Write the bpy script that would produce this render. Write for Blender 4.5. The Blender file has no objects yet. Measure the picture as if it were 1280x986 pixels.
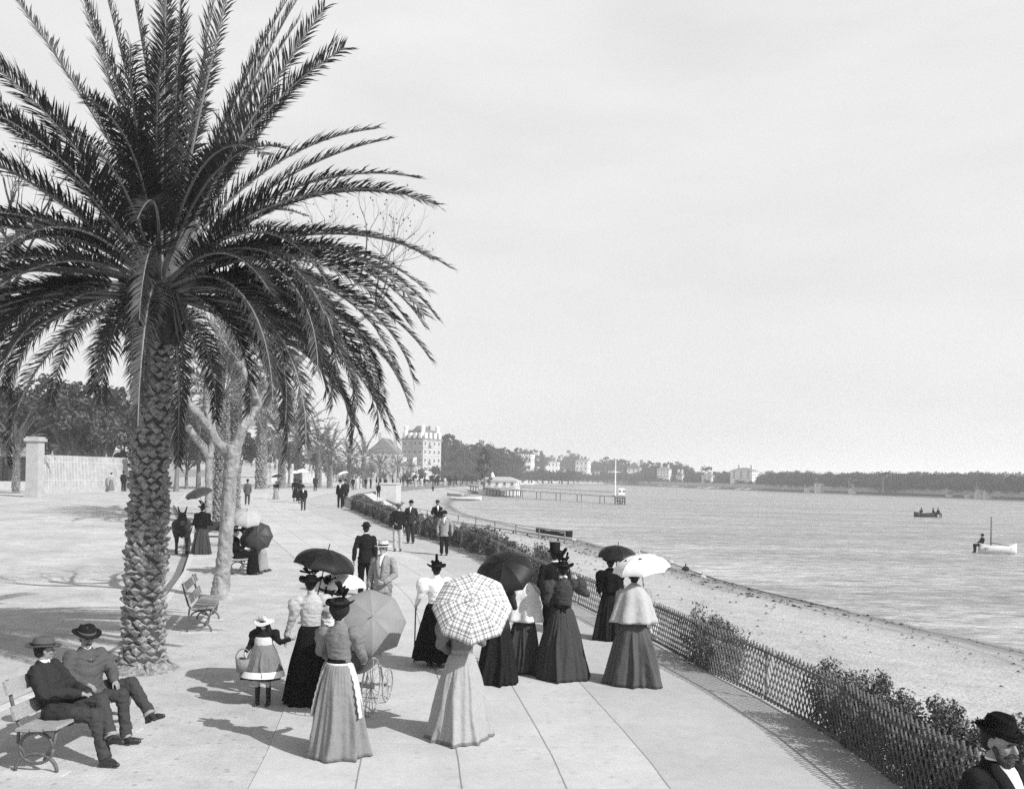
import bpy, math, random
from math import sin, cos, pi, radians, sqrt, atan2
from mathutils import Vector, Matrix, Quaternion, noise
random.seed(7)
V = Vector
scene = bpy.context.scene
COL = scene.collection

# ------------------------------------------------------------------ camera
F, CX, CY, YH, H, ROLL = 1130.0, 640.0, 493.0, 594.0, 3.0, 0.021
cam_d = bpy.data.cameras.new('camera'); cam = bpy.data.objects.new('camera', cam_d); COL.objects.link(cam)
cam_d.sensor_width = 36; cam_d.lens = 36*F/1280; cam_d.shift_y = (YH-CY)/1280
cam_d.clip_start = .1; cam_d.clip_end = 6000
cam.matrix_world = Matrix.Translation((0, 0, H)) @ Matrix.Rotation(radians(90), 4, 'X') @ Matrix.Rotation(ROLL, 4, 'Z')
scene.camera = cam
RV, UV_, FV = V((cos(ROLL), 0, sin(ROLL))), V((-sin(ROLL), 0, cos(ROLL))), V((0, 1, 0))

def smooth(a, b, x):
    t = max(0, min(1, (x-a)/(b-a))); return t*t*(3-2*t)
def gz(y): return .5*smooth(30, 62, y)           # the promenade climbs a little as it goes
def ray(px, py): return FV + RV*((px-CX)/F) + UV_*((CY-py)/F + (YH-CY)/F)
def at(px, py, dz=0.0, z=None):
    """the point on the ground that the photograph shows at a pixel (taken once, then kept as world metres)"""
    d = ray(px, py); zz = dz if z is None else z; t = 10
    for _ in range(12):
        if z is None: zz = gz(t) + dz
        t = (zz-H)/d.z if d.z < -1e-5 else 2000
    p = V((0, 0, H)) + d*t; p.z = zz; return p
def atd(px, py, D): return V((0, 0, H)) + ray(px, py)*D
def lerp(a, b, t): return a + (b-a)*t
def interp(pts, y):
    if y <= pts[0][0]: return pts[0][1]
    for (a, b), (c, d) in zip(pts, pts[1:]):
        if y <= c: return b + (d-b)*(y-a)/(c-a)
    return pts[-1][1]

# ------------------------------------------------------------------ materials
MATS = {}
def mat(name, v, rough=.85, var=.25, scale=6., bump=0., bscale=None, spec=.3, stretch=None, v2=None, detail=5., metal=0., coords='Object', bdist=.02):
    if name in MATS: return MATS[name]
    m = bpy.data.materials.new(name); m.use_nodes = True; nt = m.node_tree; N, L = nt.nodes, nt.links
    b = N['Principled BSDF']; b.inputs['Roughness'].default_value = rough; b.inputs['Specular IOR Level'].default_value = spec
    b.inputs['Metallic'].default_value = metal
    tc = N.new('ShaderNodeTexCoord'); mp = N.new('ShaderNodeMapping'); L.new(tc.outputs[coords], mp.inputs[0])
    if stretch: mp.inputs['Scale'].default_value = stretch
    n = N.new('ShaderNodeTexNoise'); n.inputs['Scale'].default_value = scale; n.inputs['Detail'].default_value = detail; n.inputs['Roughness'].default_value = .62
    L.new(mp.outputs[0], n.inputs['Vector'])
    r = N.new('ShaderNodeMapRange'); r.inputs['From Min'].default_value = .3; r.inputs['From Max'].default_value = .7
    a, c = (v*(1-var), v*(1+var)) if v2 is None else (v, v2)
    r.inputs['To Min'].default_value = a; r.inputs['To Max'].default_value = c
    L.new(n.outputs['Fac'], r.inputs['Value']); cb = N.new('ShaderNodeCombineColor')
    for k in range(3): L.new(r.outputs[0], cb.inputs[k])
    L.new(cb.outputs[0], b.inputs['Base Color'])
    if bump:
        n2 = N.new('ShaderNodeTexNoise'); n2.inputs['Scale'].default_value = bscale or scale*3; n2.inputs['Detail'].default_value = 4
        L.new(mp.outputs[0], n2.inputs['Vector']); bp = N.new('ShaderNodeBump'); bp.inputs['Strength'].default_value = bump; bp.inputs['Distance'].default_value = bdist
        L.new(n2.outputs['Fac'], bp.inputs['Height']); L.new(bp.outputs[0], b.inputs['Normal'])
    MATS[name] = m; return m
def cloth(name, v, folds=.5): return mat('cloth_'+name, v, .95, .06, 30, folds, 7, .06, bdist=.05)

# ------------------------------------------------------------------ mesh builder
class MB:
    def __init__(s): s.v = []; s.f = []; s.mi = []; s.uv = None; s.m = 0
    def add(s, vs, fs):
        o = len(s.v); s.v += [tuple(p) for p in vs]
        for f in fs: s.f.append(tuple(i+o for i in f)); s.mi.append(s.m)
        return s
    def box(s, c, d, rz=0, M=None):
        x, y, z = d[0]/2, d[1]/2, d[2]/2; R = Matrix.Rotation(rz, 3, 'Z') if M is None else M; c = V(c)
        vs = [c + R @ V((sx*x, sy*y, sz*z)) for sz in (-1, 1) for sx, sy in ((-1, -1), (1, -1), (1, 1), (-1, 1))]
        return s.add(vs, [(3, 2, 1, 0), (4, 5, 6, 7), (0, 1, 5, 4), (1, 2, 6, 5), (2, 3, 7, 6), (3, 0, 4, 7)])
    def bar(s, a, b, w, h, up=V((0, 0, 1))):
        a, b = V(a), V(b); d = (b-a); l = d.length
        if l < 1e-6: return s
        d /= l; r = d.cross(up); r = r.normalized() if r.length > 1e-4 else V((1, 0, 0)); u = r.cross(d)
        M = Matrix((r, d, u)).transposed(); return s.box((a+b)/2, (w, l, h), M=M)
    def tube(s, pts, rad, n=8, caps=True, flat=1.0, ref=None):
        pts = [V(p) for p in pts]; k = len(pts); rad = rad if hasattr(rad, '__len__') else [rad]*k
        vs = []; prev = ref
        for i, p in enumerate(pts):
            t = (pts[min(i+1, k-1)] - pts[max(i-1, 0)]).normalized()
            if prev is None: prev = V((0, 0, 1)) if abs(t.z) < .9 else V((1, 0, 0))
            a = (prev - t*prev.dot(t)); a = a.normalized() if a.length > 1e-5 else t.orthogonal().normalized()
            b = t.cross(a); prev = a
            for j in range(n):
                an = 2*pi*j/n; vs.append(p + a*(cos(an)*rad[i]*flat) + b*(sin(an)*rad[i]))
        fs = [(i*n+j, i*n+(j+1) % n, (i+1)*n+(j+1) % n, (i+1)*n+j) for i in range(k-1) for j in range(n)]
        if caps: fs += [tuple(range(n))[::-1], tuple((k-1)*n+j for j in range(n))]
        return s.add(vs, fs)
    def cap(s, a, b, r0, r1=None, n=12, flat=1., ref=None):
        """a tapered capsule"""
        a, b = V(a), V(b); r1 = r0 if r1 is None else r1; d = b-a
        d = d.normalized() if d.length > 1e-6 else V((0, 0, 1))
        P, R = [], []
        for k in range(5): q = pi/2*(k+.12)/5; P.append(a - d*(cos(q)*r0)); R.append(max(sin(q)*r0, r0*.05))
        P.append(a); R.append(r0); P.append(b); R.append(r1)
        for k in range(4, -1, -1): q = pi/2*(k+.12)/5; P.append(b + d*(cos(q)*r1)); R.append(max(sin(q)*r1, r1*.05))
        return s.tube(P, R, n, True, flat, ref)
    def blob(s, c, r, M=None, n=16, m=10):
        c = V(c); r = r if hasattr(r, '__len__') else (r, r, r); M = M or Matrix.Identity(3); vs = []; fs = []
        for i in range(1, m):
            q = pi*i/m
            for j in range(n): an = 2*pi*j/n; vs.append(c + M @ V((r[0]*sin(q)*cos(an), r[1]*sin(q)*sin(an), -r[2]*cos(q))))
        fs = [(i*n+j, i*n+(j+1) % n, (i+1)*n+(j+1) % n, (i+1)*n+j) for i in range(m-2) for j in range(n)]
        b0 = len(vs); vs += [c + M @ V((0, 0, -r[2])), c + M @ V((0, 0, r[2]))]
        fs += [(b0, (j+1) % n, j) for j in range(n)] + [(b0+1, (m-2)*n+j, (m-2)*n+(j+1) % n) for j in range(n)]
        return s.add(vs, fs)
    def rings(s, R, closed=True, caps=(True, True)):
        """R: list of rings, each a list of points"""
        n = len(R[0]); vs = [p for r in R for p in r]; fs = []
        for i in range(len(R)-1):
            for j in range(n if closed else n-1): fs.append((i*n+j, i*n+(j+1) % n, (i+1)*n+(j+1) % n, (i+1)*n+j))
        if closed and caps[0]: fs.append(tuple(range(n))[::-1])
        if closed and caps[1]: fs.append(tuple((len(R)-1)*n+j for j in range(n)))
        return s.add(vs, fs)
    def lathe(s, prof, c=(0, 0, 0), n=20, sx=1., sy=1., caps=(True, True), M=None):
        c = V(c); M = M or Matrix.Identity(3)
        return s.rings([[c + M @ V((r*sx*cos(2*pi*j/n), r*sy*sin(2*pi*j/n), z)) for j in range(n)] for r, z in prof], True, caps)
    def prism(s, poly, z0, z1, M=None, c=(0, 0, 0)):
        M = M or Matrix.Identity(3); c = V(c); n = len(poly)
        vs = [c + M @ V((x, y, z0)) for x, y in poly] + [c + M @ V((x, y, z1)) for x, y in poly]
        return s.add(vs, [tuple(range(n))[::-1], tuple(range(n, 2*n))] + [(i, (i+1) % n, n+(i+1) % n, n+i) for i in range(n)])
    def build(s, name, mats, parent=None, sm=False, solid=0, loc=None):
        me = bpy.data.meshes.new(name); me.from_pydata(s.v, [], s.f)
        mats = mats if isinstance(mats, (list, tuple)) else [mats]
        for m in mats: me.materials.append(m)
        if len(mats) > 1: me.polygons.foreach_set('material_index', s.mi)
        if sm: me.polygons.foreach_set('use_smooth', [True]*len(me.polygons))
        if s.uv:
            ul = me.uv_layers.new(name='UVMap')
            for i, l in enumerate(me.loops): ul.data[i].uv = s.uv[l.vertex_index]
        me.validate(); me.update()
        o = bpy.data.objects.new(name, me); COL.objects.link(o)
        if parent: o.parent = parent
        if loc is not None: o.location = loc
        return o
    def remesh(s, name, mats, parent=None, vox=.012, it=2, fn=None):
        """melt overlapping closed pieces into one continuous skin"""
        o = s.build(name, mats, parent, True)
        a = o.modifiers.new('r', 'REMESH'); a.mode = 'VOXEL'; a.voxel_size = vox; a.use_smooth_shade = True
        b = o.modifiers.new('s', 'SMOOTH'); b.iterations = it; b.factor = .5
        dg = bpy.context.evaluated_depsgraph_get(); dg.update()
        me = bpy.data.meshes.new_from_object(o.evaluated_get(dg)); old = o.data; o.modifiers.clear(); o.data = me; me.name = name
        bpy.data.meshes.remove(old)
        if not me.materials:
            for m in (mats if isinstance(mats, (list, tuple)) else [mats]): me.materials.append(m)
        if fn:
            amp, fr = fn; nv = len(me.vertices); nn = [0.0]*(3*nv); me.vertices.foreach_get('normal', nn); cc = [0.0]*(3*nv); me.vertices.foreach_get('co', cc)
            for i in range(nv):
                co = V(cc[3*i:3*i+3]); no = V(nn[3*i:3*i+3])
                q = co*fr; a = 1-2.4*abs(noise.noise(V((q.x, q.y, q.z*1.7)))); c = noise.noise(co*fr*.42 + V((7, 3, 1)))
                cc[3*i:3*i+3] = co + no*(amp*(a*.8 + c*1.1))
            me.vertices.foreach_set('co', cc)
        me.polygons.foreach_set('use_smooth', [True]*len(me.polygons)); me.update()
        return o

def empty(name, loc=(0, 0, 0), rz=0, sc=1.0):
    o = bpy.data.objects.new(name, None); COL.objects.link(o); o.location = loc; o.rotation_euler = (0, 0, rz); o.scale = (sc,)*3
    o.empty_display_size = .1; return o
def tag(o, label, cat, group=None, kind=None):
    o['label'] = label; o['category'] = cat
    if group: o['group'] = group
    if kind: o['kind'] = kind
    return o
def struct(o): o['kind'] = 'structure'; return o
def copy_tree(o, parent=None):
    c = o.copy(); COL.objects.link(c); c.parent = parent
    for ch in list(o.children): copy_tree(ch, c)
    return c
# ------------------------------------------------------------------ light, sky
SUN_EL, SHD = radians(39), V((-.82, .57))         # SHD: the way shadows fall on the ground
sd = V((-SHD.x*cos(SUN_EL), -SHD.y*cos(SUN_EL), sin(SUN_EL))).normalized()
sl = bpy.data.lights.new('sun', 'SUN'); sl.energy = 5.0; sl.angle = radians(.5); sl.color = (1, 1, 1)
so = bpy.data.objects.new('sun', sl); COL.objects.link(so); so.rotation_euler = sd.to_track_quat('Z', 'Y').to_euler()
so.location = (20, -20, 30)
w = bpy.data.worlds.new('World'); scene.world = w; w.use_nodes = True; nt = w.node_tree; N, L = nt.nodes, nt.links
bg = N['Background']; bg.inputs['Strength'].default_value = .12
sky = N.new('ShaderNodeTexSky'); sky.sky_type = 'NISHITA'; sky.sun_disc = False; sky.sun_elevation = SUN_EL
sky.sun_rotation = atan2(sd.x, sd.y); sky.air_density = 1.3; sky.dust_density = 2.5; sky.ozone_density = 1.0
# sky's green as grey; cloud veil faded out above the frame to deepen shadows
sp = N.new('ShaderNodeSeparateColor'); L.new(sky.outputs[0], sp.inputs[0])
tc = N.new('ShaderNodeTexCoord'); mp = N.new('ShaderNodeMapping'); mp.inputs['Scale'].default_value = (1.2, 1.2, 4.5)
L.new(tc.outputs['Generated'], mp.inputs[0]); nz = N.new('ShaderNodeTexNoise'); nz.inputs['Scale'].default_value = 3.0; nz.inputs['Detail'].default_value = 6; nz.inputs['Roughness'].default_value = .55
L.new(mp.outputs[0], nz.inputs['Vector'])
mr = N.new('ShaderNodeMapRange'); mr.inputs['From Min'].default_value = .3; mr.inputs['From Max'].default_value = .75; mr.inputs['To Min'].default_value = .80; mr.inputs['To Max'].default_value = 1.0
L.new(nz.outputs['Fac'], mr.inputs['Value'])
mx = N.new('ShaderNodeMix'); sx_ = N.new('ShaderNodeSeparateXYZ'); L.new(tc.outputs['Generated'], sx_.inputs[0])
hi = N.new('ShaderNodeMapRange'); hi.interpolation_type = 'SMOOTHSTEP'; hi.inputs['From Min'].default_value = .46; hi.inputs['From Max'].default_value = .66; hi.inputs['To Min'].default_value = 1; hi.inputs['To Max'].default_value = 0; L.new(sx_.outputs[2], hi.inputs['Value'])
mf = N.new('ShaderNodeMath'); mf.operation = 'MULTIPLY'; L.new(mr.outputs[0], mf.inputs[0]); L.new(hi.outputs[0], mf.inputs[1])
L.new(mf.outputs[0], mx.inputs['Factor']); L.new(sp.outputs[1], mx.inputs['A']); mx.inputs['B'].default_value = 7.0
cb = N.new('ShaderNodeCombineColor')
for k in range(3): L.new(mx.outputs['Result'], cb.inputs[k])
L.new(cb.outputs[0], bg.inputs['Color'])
vs_ = scene.view_settings; vs_.view_transform = 'Standard'; vs_.look = 'None'; vs_.exposure = .08; vs_.gamma = 1; vs_.use_curve_mapping = False
scene.render.engine = 'CYCLES'; cy = scene.cycles; cy.use_denoising = False
cy.max_bounces = 6; cy.diffuse_bounces = 3; cy.glossy_bounces = 2; cy.transmission_bounces = 2; cy.volume_bounces = 1; cy.transparent_max_bounces = 4
cy.use_adaptive_sampling = True; cy.adaptive_threshold = .02

# ------------------------------------------------------------------ ground materials
def ground_mat(name, v, var, scales, speck=0, speck_v=.1, speck_scale=60, bump=.3, bscale=40, rough=.95, bdist=.02):
    m = bpy.data.materials.new(name); m.use_nodes = True; nt = m.node_tree; N, L = nt.nodes, nt.links; b = N['Principled BSDF']
    b.inputs['Roughness'].default_value = rough; b.inputs['Specular IOR Level'].default_value = .1
    ge = N.new('ShaderNodeNewGeometry'); acc = None
    for sc_, am in scales:
        n = N.new('ShaderNodeTexNoise'); n.inputs['Scale'].default_value = sc_; n.inputs['Detail'].default_value = 6; n.inputs['Roughness'].default_value = .65; L.new(ge.outputs['Position'], n.inputs['Vector'])
        r = N.new('ShaderNodeMapRange'); r.inputs['From Min'].default_value = .32; r.inputs['From Max'].default_value = .68
        r.inputs['To Min'].default_value = 1-am; r.inputs['To Max'].default_value = 1+am; L.new(n.outputs['Fac'], r.inputs['Value'])
        if acc is None: acc = r.outputs[0]
        else:
            mu = N.new('ShaderNodeMath'); mu.operation = 'MULTIPLY'; L.new(acc, mu.inputs[0]); L.new(r.outputs[0], mu.inputs[1]); acc = mu.outputs[0]
    mu = N.new('ShaderNodeMath'); mu.operation = 'MULTIPLY'; L.new(acc, mu.inputs[0]); mu.inputs[1].default_value = v; acc = mu.outputs[0]
    if speck:
        vo = N.new('ShaderNodeTexVoronoi'); vo.inputs['Scale'].default_value = speck_scale; L.new(ge.outputs['Position'], vo.inputs['Vector'])
        r = N.new('ShaderNodeMapRange'); r.inputs['From Min'].default_value = .12; r.inputs['From Max'].default_value = .3; r.inputs['To Min'].default_value = speck; r.inputs['To Max'].default_value = 0
        sep = N.new('ShaderNodeSeparateColor'); L.new(vo.outputs['Color'], sep.inputs[0]); gt = N.new('ShaderNodeMath'); gt.operation = 'GREATER_THAN'; gt.inputs[1].default_value = .62; L.new(sep.outputs[0], gt.inputs[0])
        L.new(vo.outputs['Distance'], r.inputs['Value']); m2 = N.new('ShaderNodeMath'); m2.operation = 'MULTIPLY'; L.new(r.outputs[0], m2.inputs[0]); L.new(gt.outputs[0], m2.inputs[1])
        mx = N.new('ShaderNodeMix'); L.new(m2.outputs[0], mx.inputs['Factor']); L.new(acc, mx.inputs['A']); mx.inputs['B'].default_value = speck_v; acc = mx.outputs['Result']
    cb = N.new('ShaderNodeCombineColor')
    for k in range(3): L.new(acc, cb.inputs[k])
    L.new(cb.outputs[0], b.inputs['Base Color'])
    n2 = N.new('ShaderNodeTexNoise'); n2.inputs['Scale'].default_value = bscale; n2.inputs['Detail'].default_value = 3; L.new(ge.outputs['Position'], n2.inputs['Vector'])
    bp = N.new('ShaderNodeBump'); bp.inputs['Strength'].default_value = bump; bp.inputs['Distance'].default_value = bdist; L.new(n2.outputs['Fac'], bp.inputs['Height']); L.new(bp.outputs[0], b.inputs['Normal'])
    m['acc'] = 1; return m, acc, b
M_road, _, _ = ground_mat('road_dirt', .44, .1, [(.35, .18), (2., .13), (14, .08), (40, .07)], .5, .2, 9, .35, 25)
M_walk, _, _ = ground_mat('packed_gravel', .42, .1, [(.5, .09), (5, .06), (60, .07)], .35, .25, 14, .2, 50)
M_earth, _, _ = ground_mat('promenade_earth', .44, .1, [(.4, .13), (2.2, .12), (14, .08), (50, .07)], .55, .2, 8, .35, 30)
M_beach, _, _ = ground_mat('beach_sand', .40, .1, [(.25, .12), (2.2, .13), (11, .20)], .55, .16, 5, .6, 12, bdist=.06)
M_far, _, _ = ground_mat('far_land', .5, .2, [(.02, .3), (.3, .3)], 0, 0, 1, .2, 2)
# wet band along the water's edge is a property of the sand: UV.x runs 0 at the fence, 1 at the water
def wet(m):
    nt = m.node_tree; N, L = nt.nodes, nt.links; b = N['Principled BSDF']; src = b.inputs['Base Color'].links[0].from_socket
    uv = N.new('ShaderNodeUVMap'); se = N.new('ShaderNodeSeparateXYZ'); L.new(uv.outputs[0], se.inputs[0])
    ge = N.new('ShaderNodeNewGeometry'); n = N.new('ShaderNodeTexNoise'); n.inputs['Scale'].default_value = .55; n.inputs['Detail'].default_value = 5; L.new(ge.outputs['Position'], n.inputs['Vector'])
    a = N.new('ShaderNodeMath'); a.operation = 'MULTIPLY_ADD'; a.inputs[1].default_value = .07; L.new(n.outputs['Fac'], a.inputs[0]); L.new(se.outputs[0], a.inputs[2])
    cr = N.new('ShaderNodeValToRGB'); e = cr.color_ramp.elements
    e[0].position = 0; e[0].color = (1,)*4; e[1].position = 1; e[1].color = (.6, .6, .6, 1)
    for p, c in ((.72, 1.0), (.80, .86), (.815, .62), (.83, .84), (.875, .74), (.90, .55), (.93, .60), (.95, .46), (.968, .34), (.99, .55)): q = e.new(p); q.color = (c, c, c, 1)
    L.new(a.outputs[0], cr.inputs[0]); mx = N.new('ShaderNodeMix'); mx.data_type = 'RGBA'; mx.blend_type = 'MULTIPLY'; mx.inputs['Factor'].default_value = 1
    L.new(src, mx.inputs['A']); L.new(cr.outputs[0], mx.inputs['B']); L.new(mx.outputs['Result'], b.inputs['Base Color'])
wet(M_beach)
# paving: long concrete strips about a metre wide with a thin joint; UV in metres
def paving():
    m, acc, b = ground_mat('paving', .475, .05, [(.3, .11), (1.3, .07), (9, .05), (60, .05)], .28, .25, 5.5, .15, 60)
    nt = m.node_tree; N, L = nt.nodes, nt.links; src = b.inputs['Base Color'].links[0].from_socket
    uv = N.new('ShaderNodeUVMap'); se = N.new('ShaderNodeSeparateXYZ'); L.new(uv.outputs[0], se.inputs[0])
    def line(sock, period, wdt, dark):
        d = N.new('ShaderNodeMath'); d.operation = 'DIVIDE'; d.inputs[1].default_value = period; L.new(sock, d.inputs[0])
        f = N.new('ShaderNodeMath'); f.operation = 'FRACT'; L.new(d.outputs[0], f.inputs[0])
        s_ = N.new('ShaderNodeMath'); s_.operation = 'SUBTRACT'; s_.inputs[1].default_value = .5; L.new(f.outputs[0], s_.inputs[0])
        a = N.new('ShaderNodeMath'); a.operation = 'ABSOLUTE'; L.new(s_.outputs[0], a.inputs[0])
        r = N.new('ShaderNodeMapRange'); r.inputs['From Min'].default_value = .5-wdt/period; r.inputs['From Max'].default_value = .5-wdt*.4/period; r.inputs['To Min'].default_value = 1; r.inputs['To Max'].default_value = dark
        L.new(a.outputs[0], r.inputs['Value']); return r.outputs[0]
    gj = N.new('ShaderNodeNewGeometry'); nj = N.new('ShaderNodeTexNoise'); nj.inputs['Scale'].default_value = 2.5; nj.inputs['Detail'].default_value = 4; L.new(gj.outputs['Position'], nj.inputs['Vector'])
    jx = N.new('ShaderNodeMath'); jx.operation = 'MULTIPLY_ADD'; jx.inputs[1].default_value = .014; L.new(nj.outputs['Fac'], jx.inputs[0]); L.new(se.outputs[0], jx.inputs[2])
    a = line(jx.outputs[0], 1.0, .012, .45); c = line(se.outputs[1], 2.0, .008, .8)
    mu = N.new('ShaderNodeMath'); mu.operation = 'MULTIPLY'; L.new(a, mu.inputs[0]); L.new(c, mu.inputs[1])
    mx = N.new('ShaderNodeMix'); mx.data_type = 'RGBA'; mx.blend_type = 'MULTIPLY'; mx.inputs['Factor'].default_value = 1
    cb = N.new('ShaderNodeCombineColor')
    for k in range(3): L.new(mu.outputs[0], cb.inputs[k])
    L.new(src, mx.inputs['A']); L.new(cb.outputs[0], mx.inputs['B']); L.new(mx.outputs['Result'], b.inputs['Base Color'])
    return m
M_pave = paving()

# ------------------------------------------------------------------ plan of the shore
def P(px, py): q = at(px, py); return (q.y, q.x)
HED = [(-30., 5.4), (0., 4.9)] + [P(*q) for q in ((1130, 988), (1030, 916), (936, 865), (893, 845), (823, 806), (713, 752), (658, 725), (606, 695), (564, 681), (489, 658), (435, 635))]
HED += [P(424, 628), P(438, 619), P(500, 607.5), P(560, 604.2), (300, -10.), (330, -6)]
LFT = [(-30., -1.6), (0., -1.7)] + [P(*q) for q in ((326, 960), (363, 867), (412, 750), (367, 696), (304, 638), (292, 625))] + [(120, -40)]
RGT = [(-30., 2.6), (0., 2.35)] + [P(*q) for q in ((804, 940), (725, 853), (600, 735), (540, 703), (475, 672), (438, 660), (394, 643))] + [(70, -16.5), (95, -20), (160, -24.5), (240, -21.5), (300, -15)]
KRB = [(-30., -7.3)] + [P(*q) for q in ((60, 862), (132, 826), (178, 800), (207, 757), (235, 715), (242, 690), (243, 674))] + [(44, -15.6), (62, -23), (95, -34), (160, -38)]
HED.sort(); RGT.sort(); KRB.sort(); LFT.sort()
xh = lambda y: interp(HED, y)
def rows(y0=-30, y1=330):
    ys = [y0]; 
    while ys[-1] < y1: ys.append(ys[-1] + (1.2 if ys[-1] < 70 else 5))
    return ys
def sheet(name, m, fl, fr, ys, dz, cols=6, uvm=False):
    b = MB(); n = cols+1; vs = []; uv = []; s = 0; py = None
    for y in ys:
        a, c = fl(y), fr(y)
        for k in range(n):
            x = lerp(a, c, k/cols); vs.append((x, y, gz(y)+dz)); uv.append((x-a if uvm else x, y))
    fs = [(i*n+k, i*n+k+1, (i+1)*n+k+1, (i+1)*n+k) for i in range(len(ys)-1) for k in range(cols)]
    b.add(vs, fs); b.uv = uv if not uvm else [((x*4/max(.01, (fr(v[1])-fl(v[1])))), v[1]) for (x, _), v in zip(uv, vs)]
    return struct(b.build(name, m, sm=True))
ys = rows()
sheet('ground', M_road, lambda y: -700, lambda y: max(xh(y)-.3, -700), ys, -.125, 10)
sheet('promenade_earth', M_earth, lambda y: interp(KRB, y), lambda y: min(interp(LFT, y)+.3, xh(y)), rows(-30, 160), 0, 4)
sheet('footpath', M_walk, lambda y: interp(RGT, y)-.4, lambda y: xh(y)+.15, rows(-30, 300), .002, 4)
sheet('promenade', M_pave, lambda y: interp(LFT, y), lambda y: interp(RGT, y), rows(-30, 118), .008, 8, True)
# kerb on the road side, and a dark strip along its foot
b = MB(); ks = [y for y in rows(-30, 150)]
for i in range(len(ks)-1):
    y0, y1 = ks[i], ks[i+1]; p0, p1 = V((interp(KRB, y0)-.06, y0, gz(y0)-.06)), V((interp(KRB, y1)-.06, y1, gz(y1)-.06)); b.bar(p0, p1, .14, .14)
struct(b.build('kerb', mat('kerb_stone', .5, .9, .15, 5)))
sheet('kerb_strip', mat('kerb_strip', .16, .9, .3, 4), lambda y: interp(KRB, y)-.42, lambda y: interp(KRB, y)-.1, rows(10, 60), -.119, 1)
# beach from the fence down to the water
WAT = [at(px, py, z=-1.85) for px, py in ((1280, 812), (1120, 776), (1000, 750), (900, 724), (831, 706), (780, 689), (700, 668), (634, 655), (578, 641), (564, 631), (572, 623), (606, 614.5))]
WAT = [V((23, -30, -1.85)), V((19, 5, -1.85)), V((17.3, 16, -1.85))] + WAT + [V((-6, 300, -1.85)), V((-4, 330, -1.85))]
WY = sorted((p.y, p.x) for p in WAT)
M_sea = None
b = MB(); n = 33; vs = []; uv = []
bz = [(0, -.62), (.5, -1.15), (.8, -1.5), (1., -1.85), (1.35, -2.5)]
for y in ys:
    a, c = xh(y)+.12, interp(WY, y)+.25*noise.noise(V((0, y*.22, 0)))
    for k in range(n):
        t = k/(n-1)*1.35; x = lerp(a, c, t); z = interp(bz, t)
        if 0 < t < .9: z += .07*noise.noise(V((x*.45, y*.35, 3)))+.035*noise.noise(V((x*1.6, y*1.4, 5)))
        vs.append((x, y, z + (gz(y)*(1-min(t, 1))**2*.3))); uv.append((t, y/10))
b.add(vs, [(i*n+k, i*n+k+1, (i+1)*n+k+1, (i+1)*n+k) for i in range(len(ys)-1) for k in range(n-1)]); b.uv = uv
struct(b.build('beach', M_beach, sm=True))
# low retaining wall between path and beach, seawall further on
b = MB()
for i in range(len(ys)-1):
    y0, y1 = ys[i], ys[i+1]; x0, x1 = xh(y0)+.14, xh(y1)+.14
    b.add([(x0, y0, -2.2), (x1, y1, -2.2), (x1, y1, gz(y1)-.001), (x0, y0, gz(y0)-.001)], [(0, 1, 2, 3)])
struct(b.build('retaining_wall', mat('wall_stone_dark', .17, .9, .3, 1.5, .6)))
# the sea
def sea_mat():
    m = bpy.data.materials.new('sea_water'); m.use_nodes = True; nt = m.node_tree; N, L = nt.nodes, nt.links; b = N['Principled BSDF']
    b.inputs['Roughness'].default_value = .32; b.inputs['Specular IOR Level'].default_value = .35; b.inputs['IOR'].default_value = 1.33
    ge = N.new('ShaderNodeNewGeometry')
    def nz(scale, st, det=4, rot=0.2):
        mp = N.new('ShaderNodeMapping'); mp.inputs['Scale'].default_value = st; mp.inputs['Rotation'].default_value = (0, 0, rot); L.new(ge.outputs['Position'], mp.inputs[0])
        n = N.new('ShaderNodeTexNoise'); n.inputs['Scale'].default_value = scale; n.inputs['Detail'].default_value = det; n.inputs['Roughness'].default_value = .6; L.new(mp.outputs[0], n.inputs['Vector']); return n.outputs['Fac']
    a, c, d = nz(2.4, (.45, 1.2, 1), 5), nz(.09, (.35, 1.6, 1), 5, .1), nz(.55, (.4, 1.5, 1), 6, .3)
    def mr(s, lo, hi, f0=.3, f1=.7):
        r = N.new('ShaderNodeMapRange'); r.inputs['From Min'].default_value = f0; r.inputs['From Max'].default_value = f1; r.inputs['To Min'].default_value = lo; r.inputs['To Max'].default_value = hi; L.new(s, r.inputs['Value']); return r.outputs[0]
    def mul(p, q):
        u = N.new('ShaderNodeMath'); u.operation = 'MULTIPLY'; L.new(p, u.inputs[0])
        if isinstance(q, float): u.inputs[1].default_value = q
        else: L.new(q, u.inputs[1])
        return u.outputs[0]
    uv = N.new('ShaderNodeUVMap'); se = N.new('ShaderNodeSeparateXYZ'); L.new(uv.outputs[0], se.inputs[0])
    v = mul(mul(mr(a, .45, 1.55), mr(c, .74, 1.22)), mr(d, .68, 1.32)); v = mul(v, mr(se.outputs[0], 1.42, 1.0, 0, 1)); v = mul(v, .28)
    cb = N.new('ShaderNodeCombineColor')
    for k in range(3): L.new(v, cb.inputs[k])
    L.new(cb.outputs[0], b.inputs['Base Color'])
    bp = N.new('ShaderNodeBump'); bp.inputs['Strength'].default_value = .9; bp.inputs['Distance'].default_value = .22
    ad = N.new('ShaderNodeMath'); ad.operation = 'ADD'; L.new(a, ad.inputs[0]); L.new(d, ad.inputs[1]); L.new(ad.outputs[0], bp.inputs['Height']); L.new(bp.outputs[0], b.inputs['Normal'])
    return m
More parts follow.
